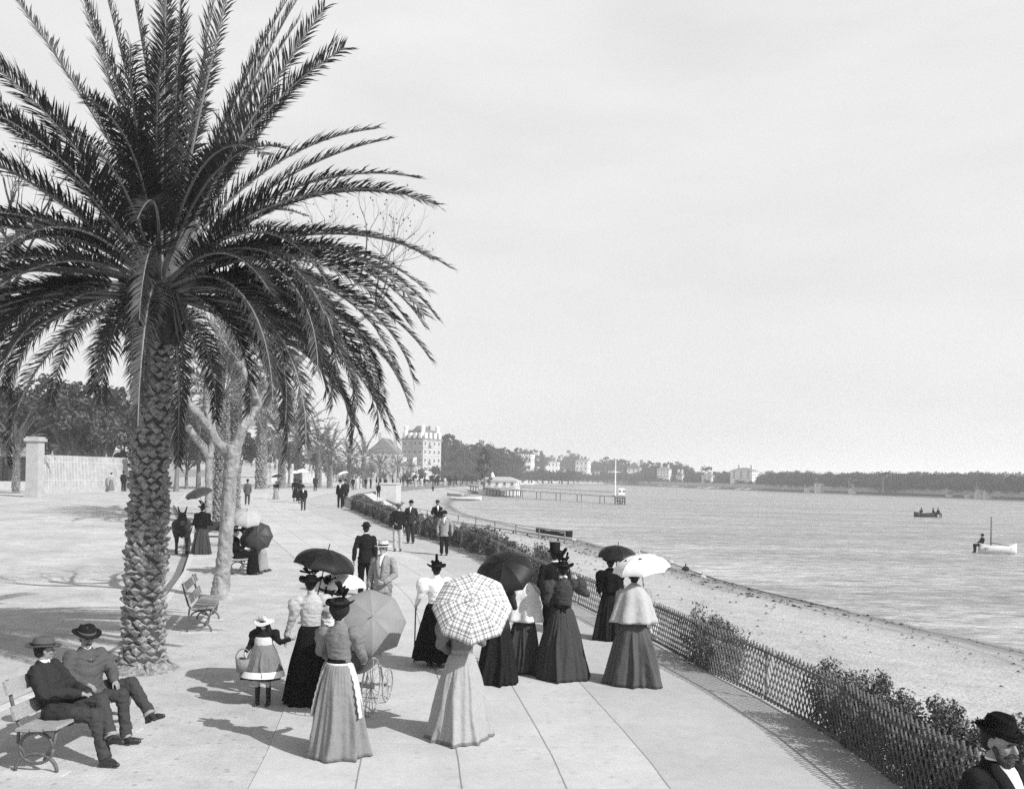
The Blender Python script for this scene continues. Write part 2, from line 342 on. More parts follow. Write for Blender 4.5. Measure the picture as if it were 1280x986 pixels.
# UV.x of the sea: 0 over the shallows, 1 where the water is deep (shallow water shows its sandy bed)
b = MB(); vs = []; uv = []; ts = [0, .02, .05, .1, .16, .25, .4, .7, 1.]
for y in list(ys)+[420, 600, 900, 1500]:
    c = interp(WY, y)-3
    for t in ts: vs.append((lerp(c, 1800, t*t), y, -1.85)); uv.append((min(1, (lerp(c, 1800, t*t)-c)/22), y))
n = len(ts); R_ = len(vs)//n
b.add(vs, [(i*n+k, i*n+k+1, (i+1)*n+k+1, (i+1)*n+k) for i in range(R_-1) for k in range(n-1)]); b.uv = uv
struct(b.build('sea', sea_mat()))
# far shore round the bay
CO = [(-6, 300)] + [(at(px, py, z=-1.85).x, at(px, py, z=-1.85).y) for px, py in ((640, 606.3), (700, 603.2), (760, 605), (820, 608), (900, 611.5), (1000, 615.5), (1100, 619), (1200, 622.5), (1280, 626), (1400, 630))] + [(420, 200), (900, 60)]
OU = [(-900, 330), (-900, 1500), (-300, 2300), (0, 2400), (500, 2300), (900, 2000), (1300, 1600), (1600, 1300), (1700, 1000), (1800, 800), (1900, 600), (2000, 400), (2100, 200)]
b = MB(); T = [0, .004, .012, .03, .06, .1, .16, .25, .5, 1]; vs = []; K = len(T)
for si, ((cx, cyy), (ox, oy)) in enumerate(zip(CO, OU)):
    for t in T:
        x, y = lerp(cx, ox, t), lerp(cyy, oy, t)
        vs.append((x, y, interp([(0, -2.2), (.004, -.9), (.012, .3), (.03, 1.2), (.06, 3), (.1, 6), (.16, 10), (.25, 12), (1, 12)], t)*(1 if t < .02 or si < 6 else .12)))
b.add(vs, [(i*K+k, i*K+k+1, (i+1)*K+k+1, (i+1)*K+k) for i in range(len(CO)-1) for k in range(K-1)])
struct(b.build('far_shore', M_far, sm=True))
# ------------------------------------------------------------------ palms
M_frond = mat('palm_leaf', .036, .55, .35, 3, 0, spec=.35)
M_frond2 = mat('palm_leaf_far', .085, .7, .3, 1, 0, spec=.3)
M_rach = mat('palm_rachis', .2, .6, .2, 4)
M_ptrunk = mat('palm_trunk', .25, .95, .6, 16, 1, 45)
M_ptrunk2 = mat('palm_trunk_core', .055, .95, .3, 9, .6, 20)
def frond_mb(base, az, th0, bend, L, rng, n=70, lw=.03, ll=.5, start=.2, twist=0., power=1.4, md=None, segs=2, droop=0.):
    """one feather leaf: a rachis that bends down and two rows of narrow leaflets"""
    b = MB(); K = 22; hd = V((cos(az), sin(az), 0)); side = V((-sin(az), cos(az), 0)); pts = []; tan = []; p = V(base)
    wob = rng.uniform(-.25, .25)
    for i in range(K+1):
        s = i/K; th = th0 - bend*s**power; h = hd*cos(wob*s*s) + side*sin(wob*s*s)
        t = h*cos(th) + V((0, 0, sin(th))); pts.append(p.copy()); tan.append(t); p = p + t*(L/K)
    b.m = 1
    b.tube(pts, [lerp(.042, .006, (i/K)**.6)*max(.6, L/4.5) for i in range(K+1)], 5, False)
    b.m = 0
    for i in range(n):
        s = start + (1-start)*(i+.5)/n; k = min(K-1, int(s*K)); f = s*K-k
        c = pts[k].lerp(pts[k+1], f); t = tan[k].lerp(tan[k+1], f).normalized()
        sd_ = t.cross(V((0, 0, 1))); sd_ = sd_.normalized() if sd_.length > .15 else side.copy()
        q = Matrix.Rotation(twist*s, 3, t); up = sd_.cross(t); sd_ = q @ sd_; up = q @ up
        e = (s-start)/(1-start); ln = ll*(.66+.34*sin(pi*min(1, e*1.05+.12)**.8))*(1-.22*e**5)
        for sg in (-1, 1):
            if rng.random() < .05: continue
            a = radians(lerp(54, 33, e)) + rng.uniform(-.16, .16); vup = radians(26)+rng.uniform(-.32, .28)
            d = t*cos(a) + (sd_*sg*cos(vup) + up*sin(vup))*sin(a)
            l = ln*rng.uniform(.62, 1.16); wv = t*(lw*rng.uniform(.8, 1.2)*.5); d2 = (d + V((0, 0, -1))*(.28+droop) + t*.1).normalized()
            a0 = c; m1 = c + d*l*.55; e1 = m1 + d2*l*.45
            b.add([a0-wv*.6, a0+wv*.6, m1+wv, m1-wv, e1], [(0, 1, 2, 3), (3, 2, 4)])
    return b
def palm_trunk_mb(base, top, r0, r1, rings_, per, rng, dep=.07, flare=1.25):
    b = MB(); base, top = V(base), V(top); ax = top-base; Lh = ax.length; K = 24
    b.m = 1
    b.tube([base + ax*(i/K) - V((0, 0, .08 if i == 0 else 0)) for i in range(K+1)], [lerp(r0, r1, i/K)*(1+(flare-1)*max(0, 1-i/K*9)**2)*.97 for i in range(K+1)], 24)
    b.m = 0; dz = Lh/rings_
    for i in range(rings_):
        for j in range(per):
            an = 2*pi*(j + i*.5)/per + i*.035 + rng.uniform(-.13, .13); z = (i+.3)*dz + rng.uniform(-.26, .26)*dz; t = z/Lh
            r = lerp(r0, r1, t)*(1+(flare-1)*max(0, 1-t*9)**2); c = base + ax*t; rd = V((cos(an), sin(an), 0)); tg = V((-sin(an), cos(an), 0))
            w_ = 2*pi*r/per*.56*rng.uniform(.8, 1.2); h = dz*rng.uniform(.7, 1.35); o = dep*rng.uniform(.35, 1.7)*(1 if t > .06 else .6)
            u = V((0, 0, 1)); tilt = rng.uniform(-.12, .12)*h
            lo = c + rd*(r*.95) - u*h*.75; le = c + rd*(r*.93) - tg*w_ + u*tilt; ri = c + rd*(r*.93) + tg*w_ - u*tilt
            hi = c + rd*(r*.93) + u*h*.75; to = c + rd*(r+o) + u*h*.45; tl = c + rd*(r+o*.9) - tg*w_*.42 + u*h*.22; tr = c + rd*(r+o*.9) + tg*w_*.42 + u*h*.22
            bo = c + rd*(r+o*.85) - u*h*.12
            lo, le, ri, hi, to, tl, tr, bo = [q_ + V((rng.uniform(-1, 1), rng.uniform(-1, 1), rng.uniform(-1, 1)))*(.014*min(1, r/.3)) for q_ in (lo, le, ri, hi, to, tl, tr, bo)]
            b.add([lo, le, ri, hi, to, tl, tr, bo], [(0, 7, 5, 1), (0, 2, 6, 7), (7, 6, 4, 5), (1, 5, 4, 3), (2, 3, 4, 6)])
    return b
rng = random.Random(11)
pb = at(178, 836); D0 = pb.y; pc = atd(200, 352, D0)
palm = empty('date_palm', pb)
tag(palm, 'large date palm with a scaly trunk standing beside the bench with the two men', 'palm tree')
rel = pc - pb
palm_trunk_mb((0, 0, 0), rel - V((.06, 0, .9)), .285, .225, 54, 10, rng, .05).build('trunk', [M_ptrunk, M_ptrunk2], palm)
b = MB()          # root mat
for k in range(70):
    an = rng.uniform(0, 2*pi); r = rng.uniform(.34, .46); b.cap((cos(an)*r*.85, sin(an)*r*.85, .14*rng.random()), (cos(an)*r*1.2, sin(an)*r*1.2, -.03), .03, .014, 6)
b.lathe([(.56, -.03), (.5, .02), (.4, .08), (.3, .14)], n=24)
b.build('root_mat', M_ptrunk, palm, True)
b = MB()          # swollen crown heart with cut stubs
hb = rel - V((.06, 0, .95))
b.lathe([(.3, 0), (.36, .25), (.4, .55), (.34, .85), (.2, 1.15), (.08, 1.5)], hb, 18)
for k in range(60):
    t = rng.random(); an = rng.uniform(0, 2*pi); r = lerp(.3, .4, t) ; c = hb + V((cos(an)*r, sin(an)*r, t*.9))
    b.cap(c, c + V((cos(an)*.12, sin(an)*.12, .2)), .05, .03, 6)
b.build('crown_heart', M_ptrunk2, palm, True)
fr = []      # side, th0, bend, length, azimuth off the picture plane
# silhouettes read off the photograph: right side
for th, be, L_, off in ((74, 12, 4.9, .3), (66, 6, 4.9, -.2), (62, 14, 4.7, .15), (57, 12, 4.6, -.35), (50, 38, 4.3, .1), (43, 58, 4.5, -.1), (33, 66, 4.5, .2), (24, 68, 4.6, -.2), (14, 72, 4.7, .1), (6, 70, 4.9, -.3), (2, 78, 4.4, .45), (-2, 74, 4.7, .2), (22, 118, 4.6, -.5), (12, 100, 4.5, .5), (-8, 66, 4.0, .25), (57, 48, 4.3, .1), (62, 40, 4.4, -.3), (40, 64, 4.6, -.1), (30, 60, 4.7, .2), (49, 58, 4.3, .35)):
    fr.append((0 + off, th, be, L_))
for th, be, L_, off in ((98, -4, 4.8, 0), (104, -2, 4.7, .1), (112, -4, 4.7, -.3), (84, 4, 4.9, .2), (90, 2, 4.6, .6), (94, 3, 4.9, -.4), (79, 6, 4.7, -.3), (70, 10, 4.8, .5), (108, -6, 4.9, .35), (88, 0, 4.9, -1.2), (86, 6, 4.5, 1.4), (118, -10, 4.6, .2)):
    fr.append((off, th, be, L_))
for th, be, L_, off in ((62, 26, 4.9, .2), (52, 20, 5.1, -.2), (41, 22, 5.1, .1), (34, 52, 4.8, -.3), (26, 40, 4.8, .3), (16, 60, 4.7, 0), (8, 64, 4.6, -.4), (0, 70, 4.4, .3), (10, 108, 4.5, .5), (20, 118, 4.6, -.45), (-12, 66, 3.9, .1), (4, 110, 4.2, .1)):
    fr.append((pi + off, th, be, L_))
# those that lean towards and away from the camera
for k in range(46):
    az = (-pi/2 if k % 2 else pi/2) + rng.uniform(-1.05, 1.05); th = rng.uniform(-4, 58); fr.append((az, th, rng.uniform(55, 105)*(1.1-th/110), rng.uniform(3.9, 4.6)))
for k in range(14):
    fr.append((rng.uniform(-.8, .8), rng.uniform(-6, 26), rng.uniform(74, 104), rng.uniform(4.2, 4.8)))
for k in range(8):
    fr.append((rng.uniform(-.7, .5), rng.uniform(4, 22), rng.uniform(88, 112), rng.uniform(4.3, 4.8)))
for k in range(9):
    fr.append((pi+rng.uniform(-.8, .8), rng.uniform(-6, 20), rng.uniform(74, 104), rng.uniform(4.4, 5.0)))
for k in range(12):
    az = 2*pi*k/12+rng.uniform(-.2, .2); fr.append((az, rng.uniform(-10, 6), rng.uniform(78, 92), rng.uniform(2.7, 3.6)))
fr.append((-1.35, 8, 96, 3.0)); fr.append((-1.25, 20, 108, 3.2))
for az, th, be, L_ in fr:
    z = .15+.5*max(0, th)/90 + rng.uniform(-.1, .1)
    if abs(be) < 8: be += 0
    c0 = rel + V((cos(az)*.16, sin(az)*.16, z-.35))
    frond_mb(c0, az, radians(th), radians(be), L_*rng.uniform(.9, .96), rng, n=135, lw=.031, ll=.44, twist=rng.uniform(-.5, .5), droop=.15 if th < 10 else 0).build('frond', [M_frond, M_rach], palm)
b = MB()       # hanging fruit stalks
for k in range(5):
    az = rng.uniform(-2.6, -.4); p0 = rel + V((cos(az)*.25, sin(az)*.25, -.1))
    for j in range(12):
        q = p0 + V((cos(az)*.5, sin(az)*.5, -.25)) + V((rng.uniform(-.12, .12), rng.uniform(-.12, .12), -.5*rng.random()-.1)); b.tube([p0, p0.lerp(q, .5)+V((0, 0, .12)), q], .008, 4, False)
b.build('fruit_stalk', M_rach, palm)

def palm2(loc, h, r, nf, L_, label, rng, parts=True, seed_n=46, lw=.05, group='date palms along the promenade', leafm=None, flip=0):
    root = empty('date_palm', loc); tag(root, label, 'palm tree', group); leafm = leafm or M_frond2
    palm_trunk_mb((0, 0, -.15), (0, 0, h), r, r*.8, int(h*7), 10, rng, .06).build('trunk', [M_ptrunk, M_ptrunk2], root)
    cr = MB()
    for k in range(nf):
        az = 2*pi*k*.381966+flip; q = (k+.5)/nf; th = lerp(82, -18, q); be = lerp(20, 84, min(1, q*1.3))
        f = frond_mb((cos(az)*.12, sin(az)*.12, h + .35*(1-q)), az, radians(th), radians(be), L_*rng.uniform(.9, 1.05), rng, n=seed_n, lw=lw, ll=.5*L_/4.2, twist=rng.uniform(-.5, .5))
        if parts: f.build('frond', [leafm, M_rach], root)
        else:
            o = len(cr.v); cr.v += f.v; cr.f += [tuple(i+o for i in t) for t in f.f]; cr.mi += f.mi
    if not parts: cr.build('crown', [leafm, M_rach], root)
    return root
M_frond_m = mat('palm_leaf_mid', .055, .6, .3, 1, 0, spec=.4)
palm2(at(276, 652), 6.4, .36, 44, 5.0, 'date palm with a dark scaly trunk just behind the pale forked plane tree', rng, True, 40, .06, leafm=M_frond_m)
palm2(at(292, 646), 8.4, .32, 44, 5.2, 'date palm whose trunk shows right of the plane tree trunk', rng, True, 40, .06, leafm=M_frond_m, flip=1)
pp = [(326, 611, 'date palm with a bare thick grey trunk behind the man walking away', 8.6, .42), (352, 609, 'date palm behind the lady in a dark blouse on the promenade', 7.0, .33),
      (372, 608, 'date palm behind the two dark dressed walkers with white parasols', 7.6, .33), (398, 609, 'date palm right behind the man standing alone in the distance', 5.6, .33),
      (412, 609, 'broad date palm left of the group under the white parasol', 5.0, .36), (436, 608, 'date palm just above the group under the white parasol', 4.5, .34),
      (454, 608.5, 'tall date palm with a wide crown left of the pale hotel', 4.5, .36), (475, 607.5, 'date palm in front of the gabled house', 3.3, .34), (497, 606.5, 'small date palm in front of the big hotel', 3.3, .34), (513, 605.5, 'thin date palm at the right end of the row before the hotel', 3.0, .3)]
protoA = protoB = None
for i, (px, py, lb, h, r) in enumerate(pp):
    q = at(px, py)
    if i < 2:
        o = palm2(q, 4.2, .36, 34, 4.3, lb, rng, False, 26, .1, flip=i*.7)
        if i == 0: protoA = o
        else: protoB = o
    else:
        o = copy_tree(protoA if i % 2 else protoB); o.location = q; o.rotation_euler.z = i*1.3; o['label'] = lb
    s_ = h/4.2; o.scale = (s_*.95, s_*.95, s_)
# ------------------------------------------------------------------ plane trees
M_bark = mat('plane_bark', .15, .9, .3, 6.5, 1, 14, stretch=(1, 1, .5), v2=.38, bdist=.04)
M_twig = mat('twig', .16, .9, .2, 3)
def branch(b, p, d, L_, r, lev, rng, up=.12, ball=None):
    K = 5; pts = [p]; rad = [r]; 
    for i in range(K):
        d = (d + V((rng.uniform(-.22, .22), rng.uniform(-.22, .22), rng.uniform(-.12, .2)+up*.3))).normalized(); p = p + d*L_/K; pts.append(p); rad.append(lerp(r, r*.6, (i+1)/K))
    b.tube(pts, rad, 9 if lev > 2 else (5 if lev > 1 else 3), lev > 2)
    if lev > 0:
        for k in range(rng.choice((2, 3, 3)) if lev > 1 else 3):
            q = pts[rng.choice((2, 3, 4, 5))] if k else pts[-1]
            nd = (d + V((rng.uniform(-.9, .9), rng.uniform(-.9, .9), rng.uniform(-.3, .6)))).normalized(); branch(b, q, nd, L_*rng.uniform(.55, .8), rad[-1]*.75, lev-1, rng, up, ball)
    elif ball is not None and rng.random() < .45: ball.append(pts[-1])
def plane_tree(base, label, trunk, mains, rng, lev=4, twr=.05, group='pollarded plane trees along the road', ball=True):
    """trunk: [(point, radius)...]; mains: list of [(point, radius)...], relative to the base, then a spray of twigs from each end"""
    root = empty('plane_tree', base); tag(root, label, 'tree', group)
    b = MB()
    K = [V(p) for p, r in trunk]; b.tube(K, [r for p, r in trunk], 14); 
    for k in range(5): an = k*1.3; b.cap((cos(an)*.1, sin(an)*.1, .2), (cos(an)*.24, sin(an)*.24, -.05), .10, .06, 8)
    b.remesh('trunk', M_bark, root, .028, 2, (.022, 5))
    balls = []
    for mn in mains:
        m = MB()
        for (p, r), (q, s) in zip(mn, mn[1:]): m.cap(p, q, r, s, 9)
        m.blob(mn[-1][0], mn[-1][1]*1.5, n=8, m=6)
        o = m.remesh('limb', M_bark, root, .026, 2, (.016, 6)); t = MB(); p = V(mn[-1][0]); d = (p - V(mn[-2][0])).normalized()
        for k in range(3 if lev > 2 else 4): branch(t, p, (d*.7 + V((rng.uniform(-.8, .8), rng.uniform(-.8, .8), rng.uniform(0, .9)))).normalized(), 1.15, twr*.5, lev-1, rng, .1, balls)
        t.build('twigs', M_twig, o)
    if ball:
        m = MB()
        for p in balls: m.blob(p - V((0, 0, .12)), .022, n=5, m=4)
        if balls: o = m.build('seed_ball', M_twig, root); o['kind'] = 'stuff'
    return root
rp = random.Random(5)
def pl(base, pts):    # pixel polyline at the tree's own distance -> relative points
    return [(atd(px, py, base.y+dy) - base, r) for px, py, dy, r in pts]
t1 = at(276, 748)
plane_tree(t1, 'pollarded plane tree with pale leaning trunk beside the empty bench', pl(t1, [(274, 752, 0, .23), (277, 720, 0, .175), (283, 660, 0, .15), (287, 600, 0, .145), (291, 566, 0, .175), (292, 556, 0, .15)]),
    [pl(t1, [(290, 570, 0, .16), (303, 535, 0, .12), (322, 505, .2, .10), (338, 485, .3, .10)]), pl(t1, [(322, 505, .2, .11), (312, 480, -.4, .08), (300, 455, -.6, .07)]),
     pl(t1, [(290, 568, 0, .15), (274, 556, 0, .11), (262, 535, -.1, .10), (258, 500, -.2, .09), (262, 470, -.3, .1)]), pl(t1, [(262, 536, -.1, .11), (245, 515, -.5, .1), (228, 500, -.7, .1), (215, 470, -.8, .08)]),
     pl(t1, [(338, 487, .3, .1), (375, 430, .5, .07), (415, 385, .6, .05), (450, 350, .6, .035)]), pl(t1, [(338, 487, .3, .08), (385, 440, .2, .06), (430, 415, 0, .045), (470, 385, 0, .03)]), pl(t1, [(300, 455, -.6, .06), (330, 410, -.3, .05), (370, 360, 0, .03)])], rp, 4)
t2 = at(261, 652)
plane_tree(t2, 'slim plane tree with a hooked left limb behind the donkey cart', pl(t2, [(261, 654, 0, .24), (261, 620, 0, .20), (262, 568, 0, .20)]), [pl(t2, [(262, 570, 0, .24), (256, 560, 0, .2), (246, 549, 0, .18), (236, 535, 0, .14)]), pl(t2, [(262, 570, 0, .2), (268, 545, 0, .15), (266, 520, 0, .12)])], rp, 3, .08)
t3 = at(-40, 800)
plane_tree(t3, 'bare plane tree mostly outside the left edge of the view', [((0, 0, -.2), .3), ((0, 0, 3.2), .25)], [pl(t3, [(-30, 520, 0, .14), (-10, 420, -.5, .09), (8, 352, -.6, .07), (20, 312, -.6, .05)]), pl(t3, [(-10, 420, -.5, .08), (2, 375, -.4, .06), (14, 362, -.3, .05), (24, 345, -.3, .04)]), [((0, 0, 3.1), .2), ((-1.5, .5, 4.5), .1), ((-2, 1, 6), .06)]], rp, 3)
b = MB()
# ------------------------------------------------------------------ leafy trees and bushes: clumps of small leaf faces round limbs
def leaf_mb(shape, n, ls, rng, clumps=14, hol=.5):
    """shape: list of (centre, radii); leaves sit in clumps near the outside of the lobes, with gaps"""
    b = MB(); tot = sum(r[0]*r[1]*r[2] for c, r in shape)**1.0
    for c, r in shape:
        c = V(c); k = max(3, int(clumps*r[0]*r[1]*r[2]/tot)+2)
        per = max(4, int(n/len(shape)/k))
        for i in range(k):
            d = V((rng.gauss(0, 1), rng.gauss(0, 1), rng.gauss(0, 1))).normalized(); q = rng.uniform(hol, 1)
            cc = c + V((d.x*r[0]*q, d.y*r[1]*q, d.z*r[2]*q)); cr = min(r)*rng.uniform(.28, .5)
            for j in range(per):
                e = V((rng.gauss(0, 1), rng.gauss(0, 1), rng.gauss(0, 1))); e *= min(1, 1.7/e.length); p = cc + e*cr*.55
                u = V((rng.gauss(0, 1), rng.gauss(0, 1), rng.gauss(0, 1))).normalized(); v = u.orthogonal().normalized(); v.rotate(Quaternion(u, rng.uniform(0, 6.28))); s = ls*rng.uniform(.6, 1.3)
                b.add([p-v*s, p+u.cross(v)*s*.55, p+v*s, p-u.cross(v)*s*.55], [(0, 1, 2, 3)])
    return b
M_leaf = mat('dark_foliage', .05, .8, .35, .6)
M_leafm = mat('mid_foliage', .09, .8, .35, .8)
M_trk = mat('tree_trunk', .16, .95, .3, 2)
def tree_proto(kind, rng, m, ls=.16, n=3200):
    """10 m tall prototypes"""
    root = empty('tree'); t = MB()
    if kind == 'broad': sh = [((rng.uniform(-2, 2), rng.uniform(-2, 2), rng.uniform(4.5, 8)), (2.1, 2.1, 1.7)) for k in range(9)]; th = 4
    elif kind == 'tall': sh = [((rng.uniform(-.9, .9), rng.uniform(-.9, .9), 2.5+k*.85), (1.6-.08*k, 1.6-.08*k, 1.0)) for k in range(9)]; th = 5
    elif kind == 'umbrella': sh = [((cos(k*.9)*1.7, sin(k*.9)*1.7, 8+rng.uniform(-.3, .5)), (1.5, 1.5, .7)) for k in range(7)]+[((0, 0, 8.9), (1.6, 1.6, .8))]; th = 7.6
    else: sh = [((rng.uniform(-2.2, 2.2), rng.uniform(-1.6, 1.6), rng.uniform(1.2, 4)), (2.2, 1.8, 1.6)) for k in range(8)]; th = 1.5
    t.tube([(0, 0, -.5), (.1, 0, th*.5), (0, .1, th)], [.28, .2, .14], 7)
    for k in range(5): c = V(sh[(k*2) % len(sh)][0]); t.tube([(0, 0, th*.7), (c*.5+V((0, 0, th*.45))), c], [.13, .09, .04], 5)
    t.build('trunk', M_trk, root); leaf_mb(sh, n, ls, rng, 40).build('crown', m, root)
    return root
rt = random.Random(3)
TP = {}
def put_tree(kind, loc, h, label, group=None, m='d', rz=None, wide=1., var=0):
    key = (kind, m, var)
    if key not in TP: o = TP[key] = tree_proto(kind, rt, M_leaf if m == 'd' else M_leafm, .2 if kind != 'bush' else .17)
    else: o = copy_tree(TP[key])
    s = h/(9.6 if kind != 'bush' else 5.4)
    o.location = loc; o.scale = (s*wide, s*wide, s); o.rotation_euler.z = rt.uniform(0, 6.28) if rz is None else rz
    tag(o, label, 'tree' if kind != 'bush' else 'bush', group); o.name = 'bush' if kind == 'bush' else ('pine_tree' if kind == 'umbrella' else 'tree'); return o
# ------------------------------------------------------------------ people
M_skin = mat('skin', .23, .6, .1, 30, .1, 60, spec=.3)
M_skinl = mat('skin_fair', .40, .6, .1, 30, .1, 60, spec=.3)
M_sock = mat('stocking', .03, .95, .1, 20)
M_hair = mat('hair_dark', .012, .85, .3, 40, .5, 90, stretch=(1, 1, .2))
M_eye = mat('eye_dark', .02, .3, .1, 5)
M_shoe = mat('black_leather', .02, .35, .3, 20, spec=.5)
C = {k: cloth(k, v) for k, v in (('black', .008), ('nearblack', .015), ('dark', .03), ('charcoal', .05), ('slate', .085), ('grey', .17), ('softgrey', .215), ('midgrey', .26), ('silver', .33), ('light', .40), ('pale', .55), ('white', .74))}
M_linen = mat('linen', .74, .9, .06, 30, .2, 30)
M_straw = mat('straw', .55, .8, .2, 60, .4, 120)
J0 = dict(pel=(0, 0, .93), wai=(0, .01, 1.10), che=(0, 0, 1.28), nek=(0, -.01, 1.46), hd=(0, .015, 1.60),
          sR=(.172, -.01, 1.37), eR=(.225, -.03, 1.13), wR=(.225, .05, .88), sL=(-.172, -.01, 1.37), eL=(-.225, -.03, 1.13), wL=(-.225, .05, .88),
          hR=(.09, 0, .90), kR=(.10, .02, .50), aR=(.10, -.02, .09), hL=(-.09, 0, .90), kL=(-.10, .02, .50), aL=(-.10, -.02, .09))
def pose(**k): d = dict(J0); d.update(k); return {a: V(b) for a, b in d.items()}
CR = [(.0115, 10), (.010, 9), None]     # crumple of the cloth
def head_mb(b, c, M, det=True):
    """skull, jaw, nose, brow, lips, ears; M turns the head (it looks along +Y)"""
    f = lambda x, y, z: V(c) + M @ V((x, y, z))
    b.blob(f(0, -.012, .03), (.073, .093, .088), M, 18, 12); b.blob(f(0, .022, -.035), (.056, .064, .075), M, 14, 10)
    b.blob(f(0, .062, -.09), (.028, .026, .022), M, 10, 8)
    if det:
        b.cap(f(0, .083, .012), f(0, .104, -.026), .010, .0155, 8); b.blob(f(0, .098, -.032), (.019, .012, .010), M, 8, 6)
        b.cap(f(-.045, .068, .026), f(.045, .068, .026), .012, .012, 8); b.cap(f(-.018, .079, -.058), f(.018, .079, -.058), .0085, .0085, 8)
        for s in (-1, 1): b.blob(f(s*.075, -.008, -.008), (.010, .02, .032), M, 8, 6); b.blob(f(s*.042, .055, -.02), (.024, .024, .024), M, 8, 6)
def hand_mb(b, w, d, pn, curl=.5, s=1., thumb=1):
    """w wrist, d the way the hand points, pn palm normal; four unequal fingers and a thumb"""
    w, d, pn = V(w), V(d).normalized(), V(pn); pn = (pn - d*pn.dot(d)).normalized(); sd = d.cross(pn)*thumb
    b.cap(w, w + d*.045*s, .026*s, .030*s, 10); b.cap(w + d*.035*s + sd*.014*s, w + d*.085*s + sd*.016*s, .019*s, .017*s, 8); b.cap(w + d*.035*s - sd*.012*s, w + d*.08*s - sd*.02*s, .019*s, .015*s, 8)
    for k, (off, ln) in enumerate(((.030, .074), (.010, .084), (-.010, .078), (-.029, .060))):
        p = w + d*.085*s + sd*off*s; a = 0
        for seg, l in enumerate((.45, .32, .23)):
            a += curl*(.7 if seg == 0 else 1.0)*(1+.08*k); dd = d*cos(a) + pn*sin(a); q = p + dd*l*ln*s; b.cap(p, q, (.0095-.001*seg)*s, (.009-.001*seg)*s, 7); p = q
    p = w + d*.025*s + sd*.022*s; q = p + (d*.6+sd*.62+pn*.25).normalized()*.042*s; b.cap(p, q, .0125*s, .0105*s, 7); b.cap(q, q + (d*.85+sd*.15+pn*(.25+curl*.4)).normalized()*.034*s, .0105*s, .009*s, 7)
def rotM(yaw=0, pitch=0, roll=0): return (Matrix.Rotation(yaw, 3, 'Z') @ Matrix.Rotation(pitch, 3, 'X') @ Matrix.Rotation(roll, 3, 'Y'))
def body_mesh(root, p, hM, skin, lod, hands, legs=True, slim=1.):
    b = MB(); head_mb(b, p['hd'], hM, lod < 2); b.cap(p['nek'] - V((0, 0, .04)), p['hd'] + V((0, -.015, -.07)), .054*slim, .050*slim)
    b.cap(p['pel'], p['wai'], .115*slim, .105*slim, 14); b.cap(p['wai'], p['che'], .105*slim, .12*slim, 14); b.cap(p['sR']*.85+p['nek']*.15-V((0, 0, .04)), p['sL']*.85+p['nek']*.15-V((0, 0, .04)), .06*slim, .06*slim)
    b.cap(p['che'], p['nek'], .11*slim, .055, 14)
    for s in 'RL':
        b.cap(p['s'+s], p['e'+s], .047*slim, .038*slim); b.cap(p['e'+s], p['w'+s], .038*slim, .026*slim)
        if legs: b.cap(p['h'+s], p['k'+s], .078*slim, .052*slim); b.cap(p['k'+s], p['a'+s], .052*slim, .034*slim); b.cap(p['a'+s], p['a'+s]+V((0, .1, -.04)), .034, .028)
        h = hands.get(s, {}); d = h.get('d', p['w'+s]-p['e'+s]); pn = h.get('pn', V((-1 if s == 'R' else 1, 0, 0)))
        if lod < 2: hand_mb(b, p['w'+s], d, pn, h.get('curl', .35), 1., 1 if (s == 'R') == (V(pn).x < .5) else -1)
        else: dn = V(d).normalized(); b.cap(p['w'+s], p['w'+s]+dn*.12, .03, .022, 8)
    o = b.remesh('body', skin, root, (.0068, .011, .02)[lod], 2); o.data.materials.append(M_sock)
    ak = [p['aR'], p['aL']]
    for f in o.data.polygons:
        if min((f.center-a).length for a in ak) < .26: f.material_index = 1
    return o
def eyes(root, c, M, sc=1):
    for s in (-1, 1):
        b = MB(); b.blob(V(c) + M @ V((s*.031, .0745, .006)), (.013, .007, .0065), M, 8, 6); b.build('eye', M_eye, root, True)
def shoe(root, a, d=(0, 1, 0), m=None, pitch=0.):
    d = V(d).normalized(); a = V(a); b = MB(); x = d.cross(V((0, 0, 1))).normalized() if abs(d.z) < .95 else V((1, 0, 0)); u = x.cross(d)
    b.cap(a + u*.02, a - u*.035 - d*.02, .047, .042, 10); b.cap(a - u*.045 - d*.035, a - u*.052 + d*.09, .037, .040, 10); b.cap(a - u*.052 + d*.09, a - u*.062 + d*.15, .040, .026, 10)
    b.box(a - u*.085 - d*.035, (.07, .065, .025), M=Matrix((x, d, u)).transposed())
    b.remesh('shoe', m or M_shoe, root, .011, 2)
